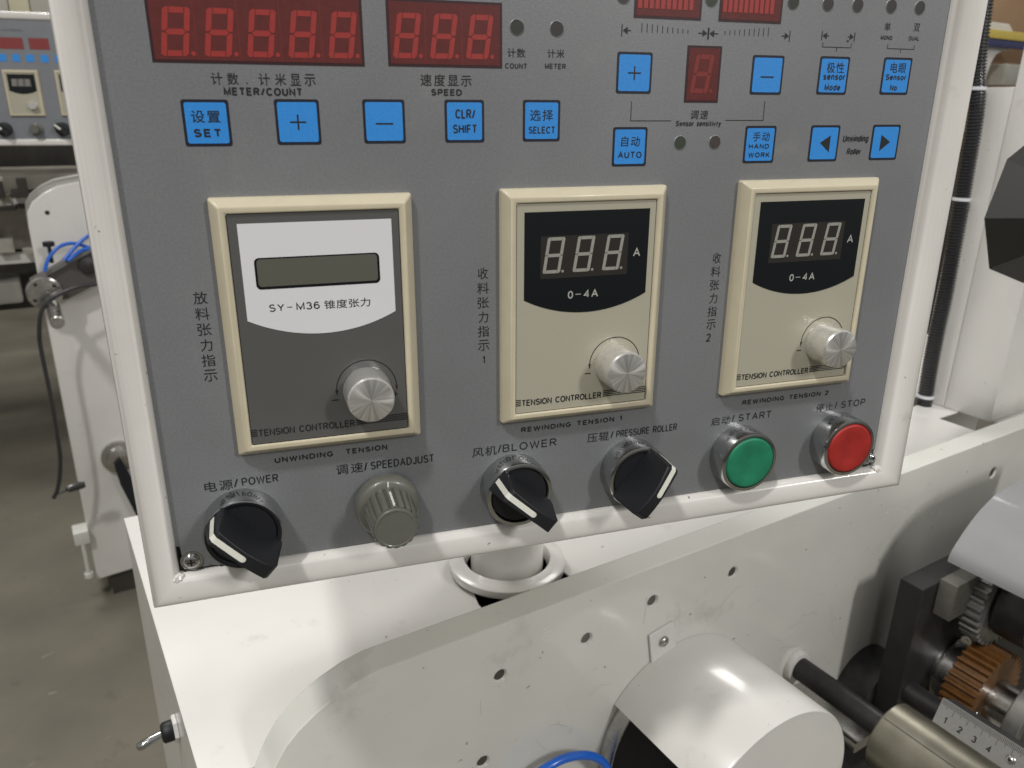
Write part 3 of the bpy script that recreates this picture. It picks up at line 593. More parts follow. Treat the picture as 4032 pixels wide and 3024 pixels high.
# speed potentiometer knob: skirt and fluted grip
t = part_empty('speed_knob', 37.2, -151.2, 'grey green fluted speed knob')
MB().lathe([(13.2, -1.5), (13.3, -4.5), (12.9, -6.6), (11.6, -7.6), (9, -8.0), (0, -8.0)], 64).make('skirt', GREYP, t, smooth=50)
n = 18 * 8; vs = []; fs = []; prof = [(1.0, -7.5), (1.0, -8.2), (.96, -15), (.93, -22.2), (.90, -23.4)]
for s_, y in prof:
    for i in range(n):
        a = math.tau * i / n; ph = (i % 8) / 8; r = (10.0 - 1.0 * (1 if ph < .2 else 0) - .12 * math.cos(ph * math.tau)) * s_
        vs.append((r * math.cos(a), y, r * math.sin(a)))
for j in range(len(prof) - 1):
    for i in range(n): fs.append((j * n + i, j * n + (i + 1) % n, (j + 1) * n + (i + 1) % n, (j + 1) * n + i))
fs.append(tuple(range((len(prof) - 1) * n, len(prof) * n)))
MB().add(vs, fs).make('grip', GREYP, t, smooth=25)
MB().lathe([(8.5, -23.0), (8.5, -23.9), (8.2, -24.3), (7.6, -24.4), (7.3, -24.2), (0, -24.2)], 48).make('cap', GREYP, t, smooth=30)
mp = MB(); mp.box(-.38, .38, -8.15, -7.9, 10.2, 12.4); mp.box(-.4, .4, -23.2, -9, 9.4, 9.9); mp.make('pointer', MARKW, t, loc=(0, 0, 0), smooth=0)
# cross-head screws in the lower corners
for x, z in ((-40.2, -165.2), (285.4, -164.9)):
    sx = part_empty('screw', x, z, 'cross-head screw'); r = 3.3 if x < 0 else 2.2
    MB().lathe([(r * 1.25, 0.1), (r * 1.25, -.45), (r * 1.1, -.5), (r, -.5), (r * .97, -1.1), (r * .75, -1.75), (r * .4, -2.1), (0, -2.2)], 32).make('screw_head', CHROME, sx, smooth=60)
    g = MB().box(-r * .45, r * .45, -2.26, -1.9, -r * .1, r * .1); g.box(-r * .1, r * .1, -2.28, -1.9, -r * .45, r * .45); g.make('cross_slot', BLACKM, sx, smooth=0)

# ================================================================== MACHINE BODY (machine coordinates, mm from the eye: X along the side plate, N into the scene, Z up)
O = (29, 380, -340)
body = mthing('slitting_machine', O, 'pale cream painted machine bed and side cabinet under the control panel', 'machine')
notch = [(258, 392), (257, 452), (262, 470), (272, 490), (280, 505), (303, 512), (330, 505), (341, 482), (343, 450), (343, 392)]
MB().holed([(33.5, 230), (53.5, 230), (53.5, 381.3), (972, 381.3), (972, 495), (1026, 495), (1026, 537), (972, 537), (972, 558), (1600, 558), (1600, 740), (33.5, 740)], [notch], -376.5, -375, 'z').make('deck', WHITE, body, origin=O, smooth=0)
MB().box(1026.5, 1600, 381.3, 557.5, -376.5, -375).make('deck_panel', WHITE, body, origin=O, smooth=0)
MB().box(33.5, 36, 230, 740, -1250, -376.6, 0).make('side_panel', WHITE, body, origin=O, smooth=0)
MB().box(36.1, 1600, 737, 739.6, -1250, -376.6).make('rear_panel', WHITE, body, origin=O, smooth=0)
MB().box(230, 1100, 384, 640, -470, -450).make('inner_tray', BLACKM, body, origin=O, smooth=0)
# side plate with drilled holes and a large round corner
corner = [(134 - 0, -318)]
corner = [(134, -318), (120, -320.6), (106, -325.8), (95, -331.6), (85, -338.6), (77, -346.2), (71.5, -354.5), (66.5, -363.5), (62, -374), (58, -388), (55.5, -405), (54, -440)]
outer = [(1400, -318)] + corner + [(54, -1250), (1400, -1250)]
HOL = [(220, -358.9, 4.0), (206.9, -426.4, 4.0), (292, -357.9, 4.0), (353.3, -348.2, 4.2), (439.4, -351.9, 4.2), (834.8, -360.5, 5.5), (663.1, -523.8, 4.5)]
def inset(pl, d):
    out = []; n_ = len(pl)
    for i in range(n_):
        a_, b_, c_ = Vector(pl[i - 1]), Vector(pl[i]), Vector(pl[(i + 1) % n_]); d1 = (b_ - a_).normalized(); d2 = (c_ - b_).normalized()
        n1 = Vector((d1.y, -d1.x)); n2 = Vector((d2.y, -d2.x)); m_ = (n1 + n2).normalized(); out.append(tuple(b_ - m_ * (d / max(m_.dot(n1), .4))))
    return out
sgn = -1 if sum(outer[i - 1][0] * outer[i][1] - outer[i][0] * outer[i - 1][1] for i in range(len(outer))) < 0 else 1
l0, l1, l2 = inset(outer, sgn * 1.1), inset(outer, sgn * .35), outer
sp = MB(); bm = bmesh.new(); es = []
for l in [l0] + [circ(x, z, r + 1.3, 26) for x, z, r in HOL]:
    vv = [bm.verts.new((p[0], 357, p[1])) for p in l]; es += [bm.edges.new((vv[i], vv[(i + 1) % len(vv)])) for i in range(len(vv))]
bmesh.ops.triangle_fill(bm, use_beauty=True, edges=es); sp.bm(bm)
rings = [(357, l0), (357.15, l1), (358.0, l2), (379.0, l2), (379.85, l1), (380, l0)]
vs = [(p[0], y, p[1]) for y, l in rings for p in l]; k = len(outer)
sp.add(vs, [(j * k + i, j * k + (i + 1) % k, (j + 1) * k + (i + 1) % k, (j + 1) * k + i) for j in range(5) for i in range(k)] + [tuple(5 * k + i for i in range(k))])
for x, z, r in HOL: sp.lathe([(r + 1.3, 357), (r + .2, 358.6), (r + .2, 372)], 26, (x, 0, z)); sp.f.pop(); sp.f.pop()
sp.make('side_plate', PLATEW, body, origin=O, smooth=14)
for x, z, r in HOL:
    prof = []
    for i in range(9): prof += [(r + .15, 358.7 + i * 1.3), (r - .35, 359.3 + i * 1.3)]
    prof += [(r, 371), (0, 371)]
    MB().lathe(prof, 26, (x, 0, z)).make('threaded_hole', THREAD, body, origin=O, smooth=20)
# scratches, smudges and a chipped patch on the plate
sm = MB()
for bx, bz, n, sp_, L in ((253, -338, 9, 5, 5), (640, -345, 60, 1, 3), (640, -345, 0, 0, 0)):
    for i in range(n):
        if n == 60: tt = random.random(); x = 640 + 130 * tt + random.gauss(0, 2); z = -352 - 40 * tt + random.gauss(0, 1.2)
        else: x = bx + random.gauss(0, 1.5); z = bz + random.gauss(0, 3)
        a = random.uniform(-.6, .2); l = random.uniform(.5, L); h = random.uniform(.15, .7)
        sm.add([(x, 356.93 - i * .0009, z), (x + l * math.cos(a), 356.93 - i * .0009, z + l * math.sin(a)), (x + l * math.cos(a) + h * .3, 356.93 - i * .0009, z + l * math.sin(a) + h), (x + .2, 356.93 - i * .0009, z + h)], [(0, 1, 2, 3)])
g = sm.make('paint_scuffs', mat('bare_chalky_paint', (0.80, 0.79, 0.72), 0.6), body, origin=O, smooth=0); g['kind'] = 'stuff'

O = (1017.27, 491.49, -374.90)
sc2 = MB(); random.seed(5)
for i in range(34):
    x, z = random.uniform(110, 620), random.uniform(-520, -335); a_ = random.uniform(-1.2, .9); p_ = [(x, z)]
    for j in range(random.randint(3, 8)): a_ += random.uniform(-.35, .35); p_.append((p_[-1][0] + random.uniform(2, 5) * math.cos(a_), p_[-1][1] + random.uniform(2, 5) * math.sin(a_)))
    ribbon(sc2, p_, random.uniform(.10, .28), 356.94 - i * .0006)
for x, z, r in HOL:
    for j in range(12):
        t_ = random.uniform(0, math.tau); rr = r + 1.5 + random.random() ** 2 * 3; w_ = random.uniform(.15, .6)
        sc2.add([(x + rr * math.cos(t_), 356.9, z + rr * math.sin(t_)), (x + (rr + w_) * math.cos(t_), 356.9, z + (rr + w_) * math.sin(t_)), (x + rr * math.cos(t_ + .12), 356.9, z + rr * math.sin(t_ + .12))], [(0, 1, 2)])
sc2.make('hairline_scratches', mat('grey_scratch', (0.30, 0.28, 0.24), .7), body, origin=(29, 380, -340), smooth=0)['kind'] = 'stuff'
col = mthing('upright_cabinet', O, 'tall white sheet-metal column standing on the machine bed behind the corrugated conduit', 'column')
MB().box(890, 1180, 396, 450, -327.8, 420, 1.2).make('front_panel', WHITE, col, origin=O, gs=K, smooth=30)
MB().box(890.6, 1180, 450.6, 487, -327.8, 27, 1.2).make('rear_panel', WHITE, col, origin=O, gs=K, smooth=30)

# ---- swivel post carrying the control box
O = (303.47, 484.63, -374.90)
post = mthing('swivel_post', O, 'white round swivel post with flange holding up the control panel', 'post')
MB().lathe([(27, -327), (27, -170)], 64, (265.5, 424, 0), 'z').make('tube', WHITE, post, origin=O, gs=K, smooth=40)
MB().lathe([(30.2, -326), (30.8, -319.5), (32.5, -317.2), (37, -318.2), (42.2, -318.8), (43.4, -319.6), (43.4, -324.5), (42.6, -325.6), (36, -326.2), (30.2, -326)], 72, (265.5, 424, 0), 'z').make('flange', WHITE, post, origin=O, gs=K, smooth=40)
MB().lathe([(27.2, -325.5), (30.1, -325.5)], 48, (265.5, 424, 0), 'z').make('dark_gap', GRIME, post, origin=O, gs=K, smooth=0)
MB().lathe([(46, -329.9), (27, -329.9)], 48, (265.5, 424, 0), 'z').make('underside', BLACKM, post, origin=O, gs=K, smooth=0)

# ---- toggle switch on the left side of the bed
O = (33.4, 499.5, -428.6)
tg = mthing('toggle_switch', O, 'small chrome toggle switch poking out of the cream side panel at lower left', 'switch')
MB().lathe([(10.2, -.2), (10.2, -2.2), (9.4, -3.0), (5, -3.0)], 6, O, 'x').make('hex_nut', WHITE, tg, origin=O, smooth=20)
MB().lathe([(7.4, -3.0), (7.6, -4.4), (7.4, -9.5), (5.8, -10.8), (2, -11.2)], 28, O, 'x').make('rubber_collar', BLACK, tg, origin=O, smooth=50)
ax = Vector((-.95, 0.0, -.22)); p0 = Vector(O) + Vector((-9.6, 0, -.4))
MB().tube([p0 + ax * d for d in (0, 6.8, 13.6, 17.6, 18.8)], 2, 20, True, lambda i: (2.8, 3.1, 3.4, 3.0, 1.8)[i]).make('lever', CHROME, tg, origin=O, smooth=50)

# ---- half-round motor cover with its tab and screw
O = (390, 357, -484)
mc = mthing('motor_cover', O, 'glossy white half-round sheet-metal cover bolted on the machine side plate', 'cover')
a0, a1 = math.radians(-62), math.radians(141.5)
MB().lathe([(86, 356.6), (86, 258.6), (85, 257), (83.8, 257), (83.8, 356.6), (86, 356.6)], 72, (390, 0, -484), 'y', (a0, a1)).make('hood', WHITE, mc, origin=O, smooth=40)
fpts = [(390 + 85.2 * math.cos(a0 + (a1 - a0) * i / 60), -484 + 85.2 * math.sin(a0 + (a1 - a0) * i / 60)) for i in range(61)]
MB().prism(fpts, 257.2, 259.0).make('end_plate', WHITE, mc, origin=O, smooth=0)
MB().prism([(351.3, -377.5), (375.7, -373.5), (381.5, -399.5), (356.8, -407)], 354.8, 356.8).make('fixing_tab', WHITE, mc, origin=O, smooth=20, bevel=.5)
sx = (366.2, 354.7, -388)
MB().lathe([(4.6, 0), (4.5, -1.0), (3.8, -2.2), (2.4, -2.7), (2.2, -2.5), (2.0, -1.4), (0, -1.4)], 32, sx).make('button_screw', STEEL, mc, origin=O, smooth=50)
O = (390, 356, -484)
fl = mthing('brake_flange', O, 'dark steel round flange half hidden under the white cover', 'flange')
MB().lathe([(79.5, 356.8), (79.5, 345), (78.4, 343.6), (70, 343.6)], 80, (390, 0, -484)).make('rim', STEEL, fl, origin=O, smooth=40)
MB().lathe([(76.4, 344), (76.4, 343.2), (20, 343.0), (0, 343.0)], 64, (390, 0, -484)).make('disc_face', BLACKM, fl, origin=O, smooth=40)

# ---- blue air hose at the foot of the picture
O = (280, 340, -450)
hp = spline([(236, 352, -520), (226, 350, -480), (232, 347, -455), (250, 344, -444), (270, 343, -443), (291, 342, -452), (306, 341, -470), (318, 340, -505)], 8)
tag(MB().tube(hp, 3.3, 16).make('air_hose', BLUEH, None, origin=O), 'loop of bright blue air hose at the bottom edge by the cover', 'hose').location = mach(*O)

# ---- idler shaft and roller in front of the plate
O = (543, 357, -488)
ds = mthing('idler_shaft', O, 'long matt black round bar coming out of a white boss on the side plate', 'shaft')
MB().lathe([(15.5, 356.8), (15.5, 353.5), (14.6, 351.6), (11.5, 351)], 40, (543, 0, -487)).make('boss', WHITE, ds, origin=O, smooth=40)
MB().lathe([(10.6, 352), (10.6, 262)], 40, (543, 0, -487)).make('bar', DSTEEL, ds, origin=O, smooth=40)
O = (542, 260, -489)
ro = mthing('roller', O, 'thick satin olive metal roller at the bottom right corner', 'roller')
MB().lathe([(11, 262), (28.4, 261.5), (29.6, 260.2), (29.6, 40)], 72, (542, 0, -489)).make('roller_tube', OLIVE, ro, origin=O, smooth=40)
a = math.radians(120)
MB().add([(542 + 29.75 * math.cos(a + d), y, -489 + 29.75 * math.sin(a + d)) for y in (259.5, 40) for d in (0, .02)], [(0, 1, 3, 2)]).make('seam', GRIME, ro, origin=O, smooth=0)
O = (545, 357, -518)
tag(MB().box(534, 556, 281, 356.8, -524, -513, 1).make('tie_bar', STEEL, None, origin=O), 'flat pale steel tie bar running below the black bar', 'bar').location = mach(*O)

O = (600, 330, -700)
tag(MB().box(470, 600, 285, 356.7, -760, -562, 2).make('lower_housing', BLKDARK, None, origin=O), 'black housing low in the gap between the white cover and the roller', 'housing').location = mach(*O)

# ---- engraved steel ruler on its rail
O = (500, 160, -403)
ru = mthing('steel_ruler', O, 'engraved steel ruler marked 1 2 3 4 lying along the roller', 'ruler')
ua = Vector((504, 0, -395)); ub = Vector((496.5, 0, -412.6)); e = (ua - ub).normalized(); nn = Vector((-e.z, 0, e.x))
if nn.x > 0: nn = -nn
N0 = 211.0
def rp(n_, v, off=0): p = ub + e * v + nn * off; return (p.x, n_, p.z)
Wd = (ua - ub).length
MB().add([rp(N0, 0), rp(N0, Wd), rp(60, Wd), rp(60, 0), rp(N0, 0, -1.2), rp(N0, Wd, -1.2), rp(60, Wd, -1.2), rp(60, 0, -1.2)], [(0, 1, 2, 3), (4, 7, 6, 5), (0, 3, 7, 4), (1, 5, 6, 2), (0, 4, 5, 1), (3, 2, 6, 7)]).make('blade', RULER, ru, origin=O, smooth=0)
tk = MB()
for i in range(1, 130):
    n_ = N0 - i; L = 8.6 if i % 10 == 0 else (6.0 if i % 5 == 0 else 4.2); wt = .15
    tk.add([rp(n_ - wt, Wd - .3, .05), rp(n_ + wt, Wd - .3, .05), rp(n_ + wt, Wd - L, .05), rp(n_ - wt, Wd - L, .05)], [(0, 1, 2, 3)])
tk.make('graduations', INK, ru, origin=O, smooth=0)
for i in range(1, 5):
    ob = text(str(i), -1.5, 1.5, 0, 4.9, 0, INK, ru, .010, 0, name='numeral')
    # local x runs toward the camera along the blade, z up across it
    for v in ob.data.vertices:
        x, z = v.co.x / MM, v.co.z / MM; q = rp(N0 - i * 10 + 2.3 - x, 3.4 + z, .05)
        v.co = Vector(((q[0] - O[0]) * MM, (q[1] - O[1]) * MM, (q[2] - O[2]) * MM))
text_mm = None
p = rp(N0 - 51, Wd * .42, 0)
bm = bmesh.new(); bmesh.ops.create_uvsphere(bm, u_segments=24, v_segments=12, radius=3.6)
for v in bm.verts: v.co = Vector(p) + v.co * (1.0) * 1.0 - Vector(nn) * 1.5
MB().bm(bm).make('button_screw', STEEL, ru, origin=O, smooth=60)
q = Vector(p) + nn * 2.0
bm = bmesh.new(); bmesh.ops.create_uvsphere(bm, u_segments=12, v_segments=6, radius=1.2)
for v in bm.verts: v.co = q + v.co * .9
MB().bm(bm).make('socket', BLACKM, ru, origin=O, smooth=60)
O = (515, 140, -410)
tag(MB().add([rp(N0 - 1, .6, -1.3), rp(N0 - 1, Wd - .6, -1.3), rp(60, Wd - .6, -1.3), rp(60, .6, -1.3), rp(N0 - 1, .6, -16), rp(N0 - 1, Wd - .6, -16), rp(60, Wd - .6, -16), rp(60, .6, -16)],
    [(0, 1, 2, 3), (4, 7, 6, 5), (0, 3, 7, 4), (1, 5, 6, 2), (0, 4, 5, 1), (3, 2, 6, 7)]).make('ruler_rail', DSTEEL, None, origin=O, smooth=0), 'dark steel rail under the engraved ruler', 'rail').location = mach(*O)

# ---- gear train and bearing block
O = (740, 322, -470)
bb = mthing('bearing_block', O, 'black steel bearing block with cut corner behind the gears', 'block')
MB().prism([(627, -401), (1000, -401), (1000, -640), (664, -640), (627, -560)], 300, 322).make('block_plate', BLKDARK, bb, origin=O, smooth=20, bevel=.8)
MB().box(652, 690, 284, 299.6, -434, -397, .8).make('lug', mat('dull_grey_steel', (0.12, 0.115, 0.10), 0.5, noise=0.15, nscale=80), bb, origin=O, smooth=20)
MB().lathe([(37, 299.8), (37, 297.5), (35, 297), (34, 298.5), (31, 299)], 48, (709, 0, -521)).make('circlip', CHROME, bb, origin=O, smooth=40)
O = (657, 357, -556)
tag(MB().lathe([(43, 356.8), (43, 324), (40, 322.4), (0, 322.4)], 56, (657, 0, -556)).make('bearing_hub', DSTEEL, None, origin=O, smooth=40), 'black round hub between the side plate and the bearing block', 'hub').location = mach(*O)
def gear(cx, cz, r, n0, n1, teeth, m, th=2.6):
    mb = MB(); pts = []
    for i in range(teeth):
        for f, rr in ((0, r - th), (.22, r - th), (.36, r), (.62, r), (.78, r - th)):
            a = math.tau * (i + f) / teeth; pts.append((cx + rr * math.cos(a), cz + rr * math.sin(a)))
    return mb.prism(pts, n0, n1)
O = (708, 268, -521)
G = 1.12
bgx = mthing('brown_gear', O, 'reddish brown phenolic gear wheel on a bright steel hub', 'gear')
gear(632, -465, 40.5, 226, 252, 36, BROWN, 4.2).make('toothed_wheel', BROWN, bgx, origin=O, smooth=20, gs=G)
MB().lathe([(27.5, 252.2), (27.5, 266.5)], 56, (632, 0, -465)).make('rear_hub', STEEL, bgx, origin=O, smooth=40, gs=G)
MB().lathe([(18.5, 225.8), (18.5, 205)], 48, (632, 0, -467)).make('front_hub', STEEL, bgx, origin=O, smooth=40, gs=G)
MB().lathe([(2.6, 225.8), (2.4, 224.8), (1.2, 224.6), (0, 225)], 20, (606, 0, -470)).make('set_screw', STEEL, bgx, origin=O, smooth=40, gs=G)
O = (708, 230, -523)
fgx = mthing('steel_collar', O, 'large grey steel collar on the gear shaft at the right edge', 'collar')
MB().lathe([(18.6, 205.5), (33.4, 205), (34.2, 204), (34.2, 193), (33.2, 192), (24, 191.6)], 64, (632, 0, -468)).make('collar_disc', DULLST, fgx, origin=O, smooth=30, gs=G)
MB().lathe([(24, 192), (24, 188), (22.5, 187), (22.5, 182), (26, 181), (26, 140)], 56, (632, 0, -468)).make('bright_sleeve', STEEL, fgx, origin=O, smooth=30, gs=G)
O = (728, 282, -430)
sgx = mthing('steel_gear', O, 'dull steel gear wheel above the brown gear, under the frosted guard', 'gear')
gear(728, -430, 49, 272, 290, 34, STEEL, 4.4).make('toothed_wheel', DULLST, sgx, origin=O, smooth=20)
MB().lathe([(15, 299.6), (15, 150)], 40, (728, 0, -430)).make('shaft', DSTEEL, sgx, origin=O, smooth=40)
MB().lathe([(16, 270), (33, 269.6), (34, 268), (34, 240), (32, 238.5), (16, 238)], 48, (728, 0, -430)).make('clamp_hub', DSTEEL, sgx, origin=O, smooth=30)
O = (642, 300, -520)
tag(MB().lathe([(10.5, 299.8), (10.5, 150)], 32, (643, 0, -520)).make('guide_rod', DSTEEL, None, origin=O), 'thin dark guide rod between the roller and the brown gear', 'rod').location = mach(*O)

# ---- frosted guard, a bent sheet over the gears
O = (700, 300, -345)
prf = spline([(658, 0, -381), (659, 0, -375), (663, 0, -368), (676, 0, -354), (692, 0, -341), (710, 0, -332), (730, 0, -327.5), (780, 0, -324), (860, 0, -323)], 5)
g = MB(); n = len(prf); vs = []
for y in (300, 130):
    for p_ in prf: vs.append((p_.x, y, p_.z))
for y in (300, 130):
    for i, p_ in enumerate(prf):
        t_ = (prf[min(i + 1, n - 1)] - prf[max(i - 1, 0)]).normalized(); vs.append((p_.x + t_.z * 2.6, y, p_.z - t_.x * 2.6))
fs = []
for i in range(n - 1):
    fs += [(i, i + 1, n + i + 1, n + i), (2 * n + i, 3 * n + i, 3 * n + i + 1, 2 * n + i + 1), (i, 2 * n + i, 2 * n + i + 1, i + 1), (n + i, n + i + 1, 3 * n + i + 1, 3 * n + i)]
fs += [(0, n, 3 * n, 2 * n), (n - 1, 3 * n - 1, 4 * n - 1, 2 * n - 1)]
g.add(vs, fs)
tag(g.make('gear_guard', GUARD, None, origin=O, smooth=50), 'frosted white plastic guard bent over the gears', 'guard').location = mach(*O)

# ---- faceted dark hand wheel / cover at the right edge
O = (640, 300, -75)
hw = mthing('faceted_cover', O, 'dark grey many-sided cover in front of the white column at the right edge', 'cover')
oc = [(623, -21), (604, -30), (591, -71), (614, -110), (672, -127), (730, -110), (752, -70), (735, -25), (690, 0)]
oc = [(x * 1.07, z * 1.07) for x, z in oc]; oc2 = [(700 + (x - 731) * .50, -70 + (z + 72) * .50) for x, z in oc]
vs = [(x, 321, z) for x, z in oc] + [(x, 282, z) for x, z in oc2] + [(x, 335, z) for x, z in [(745 + (a - 731) * .84, -74 + (b + 72) * .84) for a, b in oc]]; k = len(oc)
fs = [(i, (i + 1) % k, k + (i + 1) % k, k + i) for i in range(k)] + [(2 * k + i, 2 * k + (i + 1) % k, (i + 1) % k, i) for i in range(k)] + [tuple(range(2 * k - 1, k - 1, -1)), tuple(range(2 * k, 3 * k))]
MB().add(vs, fs).make('faceted_shell', mat('charcoal_plastic', (0.022, 0.021, 0.019), 0.50, noise=0.1, nscale=30), hw, origin=O, smooth=0)
MB().box(740, 1010, 325, 338, -84, -60, 1).make('mounting_arm', DSTEEL, hw, origin=O)

# ---- corrugated conduit with zip ties down the column
O = (1005.84, 537.21, -377.19)
path = spline([(882, 496, 120), (880, 488, 50), (879, 480, 12), (878, 477, -18), (878, 475, -66), (878, 473, -106), (877, 471, -148), (877, 470, -191), (877, 470, -237), (877, 469, -283), (877, 467, -321), (878, 466, -380)], 22)
# resample evenly, ribs every 3 mm
rs = [path[0]]; acc = 0.0
for a_, b_ in zip(path, path[1:]):
    L = (b_ - a_).length; d = 0.0
    while acc + (L - d) >= 0.85:
        d += 0.85 - acc; acc = 0.0; rs.append(a_ + (b_ - a_) * (d / L))
    acc += L - d
cd = mthing('corrugated_conduit', O, 'black corrugated cable conduit with white zip ties running down the column', 'conduit')
MB().tube(rs, 7.5, 16, True, lambda i: 8.7 if i % 4 < 2 else 6.9).make('conduit_tube', RUBBER, cd, origin=O, gs=K, smooth=60)
for zt in (26, -88, -317):
    q = min(path, key=lambda p_: abs(p_.z - zt))
    MB().lathe([(9.3, -1.7), (9.5, 0), (9.3, 1.7)], 28, (q.x, q.y, q.z), 'z').make('zip_tie', TAPEW, cd, origin=O, gs=K)
O = (996.70, 571.50, -102.87)
tag(MB().tube(spline([(905, 520, 10), (876, 498, -70), (868, 492, -105), (862, 496, -128), (850, 520, -150)], 6), 4.5, 10).make('yellow_cable', YELLOW, None, origin=O, gs=K), 'short bend of yellow cable peeking out behind the conduit', 'cable').location = mach(*O)

# ================================================================== SECOND MACHINE, far left
D2 = Matrix.Translation((0, 0, 0))
box2 = empty('far_control_box', (0, 0, 0), 'distant small grey control panel of a second machine at upper left', 'control panel')
box2.matrix_world = BOXM @ Matrix.Translation((-0.4957, 1.770, 0.1206))
def k2(mb, name, m, parent=box2, **kw): return mb.make(name, m, parent, **kw)
frame_mesh((-120, 300, -170, 75), (-132, 312, -184, 90), fp).make('frame', FRAMEW, box2, smooth=50)
k2(MB().box(-131, 311, 6, 160, -183, 89, 3), 'housing', FRAMEW)
k2(MB().box(-120, 300, 0, 3, -170, 75), 'face_panel', mat('far_grey_film', (0.20, 0.21, 0.23), 0.5, noise=.05, nscale=40), smooth=0)
k2(MB().box(-70, 34, -.6, -.1, 16, 39), 'display_window', mat('far_red_window', (0.24, 0.045, 0.045), .4), smooth=0)
k2(MB().box(45, 84, -.6, -.1, 16, 39), 'display_window', bpy.data.materials['far_red_window'], smooth=0)
for i, x in enumerate((-42, -11, 15, 42, 70, 98)):
    k2(MB().prism(rrect(-7.4, 7.4, -7.4, 7.4, 1), -.8, -.1), 'membrane_key', KEYBLUE, loc=(x, 0, -2), smooth=0)
def mini(x, z):
    t = bpy.data.objects.new('tension_controller', None); t.empty_display_size = .01; COL.objects.link(t); t.parent = box2; t.location = (x * MM, 0, z * MM)
    frame_mesh((5.3, 64.9, -91.2, -5.2), (0, 70.2, -95.8, 0), [(0, -3.2), (0, -6.2), (.55, -6.2), (1, -2.4), (1, .2)]).make('bezel', BEIGE, t, smooth=25)
    MB().box(4, 66, -4.4, -1, -92, -4).make('face_plate', FACEB, t, smooth=0)
    n = 12; P_ = [(62 - 53.3 * i / n, -43.1 - 6.5 * (1 - (1 - 2 * i / n) ** 2)) for i in range(n + 1)]
    MB().prism([(8.7, -8.7), (62, -8.7)] + P_, -4.7, -4.41).make('display_label', LABB, t, smooth=0)
    MB().box(15.4, 53, -5, -4.75, -34, -18).make('display_glass', mat('far_display', (0.11, 0.10, 0.10), .4), t, smooth=0)
    for i in range(3): seven(13, 7.4, .12, 2.0).make('digit', SEGW, t, loc=(21 + 12.7 * i, -5.3, -26), smooth=0)
    MB().lathe([(8.5, 0), (8.3, -12), (7.7, -13), (0, -13)], 32).make('knob', ALU, t, loc=(49.5, -4.4, -73.4), smooth=30)
mini(-17.5, -26); mini(84, -25.5); mini(-122, -26.5)
for x in (-33, 82):
    t = bpy.data.objects.new('selector_switch', None); t.empty_display_size = .01; COL.objects.link(t); t.parent = box2; t.location = (x * MM, 0, -.149)
    MB().lathe([(14.8, 0), (14.6, -10), (13, -10.5), (0, -10)], 32).make('ring', BLACK, t, smooth=30)
    ca, sa = math.cos(math.radians(137)), math.sin(math.radians(137))
    MB().add([(u * ca - v * sa, y, u * sa + v * ca) for y in (-9, -28) for u, v in ((-14, -5), (14, -5), (14, 5), (-14, 5))], [(0, 1, 2, 3), (4, 5, 6, 7), (0, 1, 5, 4), (1, 2, 6, 5), (2, 3, 7, 6), (3, 0, 4, 7)]).make('grip', BLACK, t, smooth=0)
    MB().add([(u * ca - v * sa, y, u * sa + v * ca) for (u, y) in ((15, -12), (14.4, -28.6), (0, -28.6)) for v in (-2.2, 2.2)], [(0, 1, 3, 2), (2, 3, 5, 4)]).make('pointer', MARKW, t, smooth=0)
MB().lathe([(13, 0), (13, -7), (9.5, -8), (9, -24), (0, -24)], 32).make('speed_knob', GREYP, box2, loc=(29, 0, -149), smooth=30)
g = MB(); random.seed(3)
for i in range(22): bar(-70 + i * 5, -70 + i * 5 + random.uniform(1.5, 3.6), 51 + random.uniform(0, 1), 54 + random.uniform(0, 2), -.3, g)
g.make('faded_print', mat('faded_ink', (0.11, .115, .125), .6), box2, smooth=0)['kind'] = 'stuff'

O = (150, 2100, -1240)
st = mthing('unwinder_stand', O, 'white rounded upright plate of the second machine standing on the floor', 'machine stand')
po = [(520, -150), (320, -160), (200, -172), (126, -182), (78, -191), (48, -205), (22, -225), (9, -247), (6, -278), (6, -1227), (98, -1222), (640, -1212), (640, -150)]
MB().prism(po, 2100, 2290).make('upright_plate', WHITE, st, origin=O, smooth=40, bevel=3)
MB().box(40, 600, 2110, 2180, -1290, -1222).make('foot', DCLUT, st, origin=O, smooth=0)
MB().box(-28, 8, 2075, 2130, -1100, -1064, 3).make('floor_bracket', PLATEW, st, origin=O)
MB().lathe([(5, -1195), (5, -1100)], 16, (-10, 2080, 0), 'z').make('levelling_bolt', PLATEW, st, origin=O)
MB().lathe([(11, -1200), (11, -1188)], 16, (-10, 2080, 0), 'z').make('bolt_head', PLATEW, st, origin=O)
for z_ in (-262,): MB().lathe([(5, 2099), (0, 2098.5)], 16, (48, 0, -250)).make('threaded_hole', BLACKM, st, origin=O)
MB().lathe([(42, 2099.5), (42, 2086), (30, 2084), (30, 2070), (18, 2066), (0, 2066)], 40, (108, 0, -880)).make('bearing', STEEL, st, origin=O, smooth=30)
MB().prism([(92, -884), (108, -870), (150, -1000), (150, -1075), (128, -1060), (98, -940)], 2050, 2064).make('locking_lever', BLACKM, st, origin=O)
O = (60, 2070, -380)
ar = mthing('swing_arm', O, 'dark grey swing arm with a silver round flange across the far white plate', 'arm')
MB().prism([(-10, -398), (60, -363), (190, -302), (210, -330), (190, -386), (54, -446), (-6, -440)], 2052, 2070).make('arm_plate', mat('arm_grey', (0.085, 0.080, 0.075), .4), ar, origin=O, bevel=2)
MB().prism([(-12, -392), (60, -356), (190, -296), (190, -304), (60, -366), (-12, -402)], 2040, 2072).make('arm_edge', mat('arm_light', (0.16, .155, .15), .4), ar, origin=O)
MB().lathe([(37, 2050), (37, 2030), (34, 2027), (0, 2027)], 40, (12, 0, -421)).make('flange', STEEL, ar, origin=O, smooth=30)
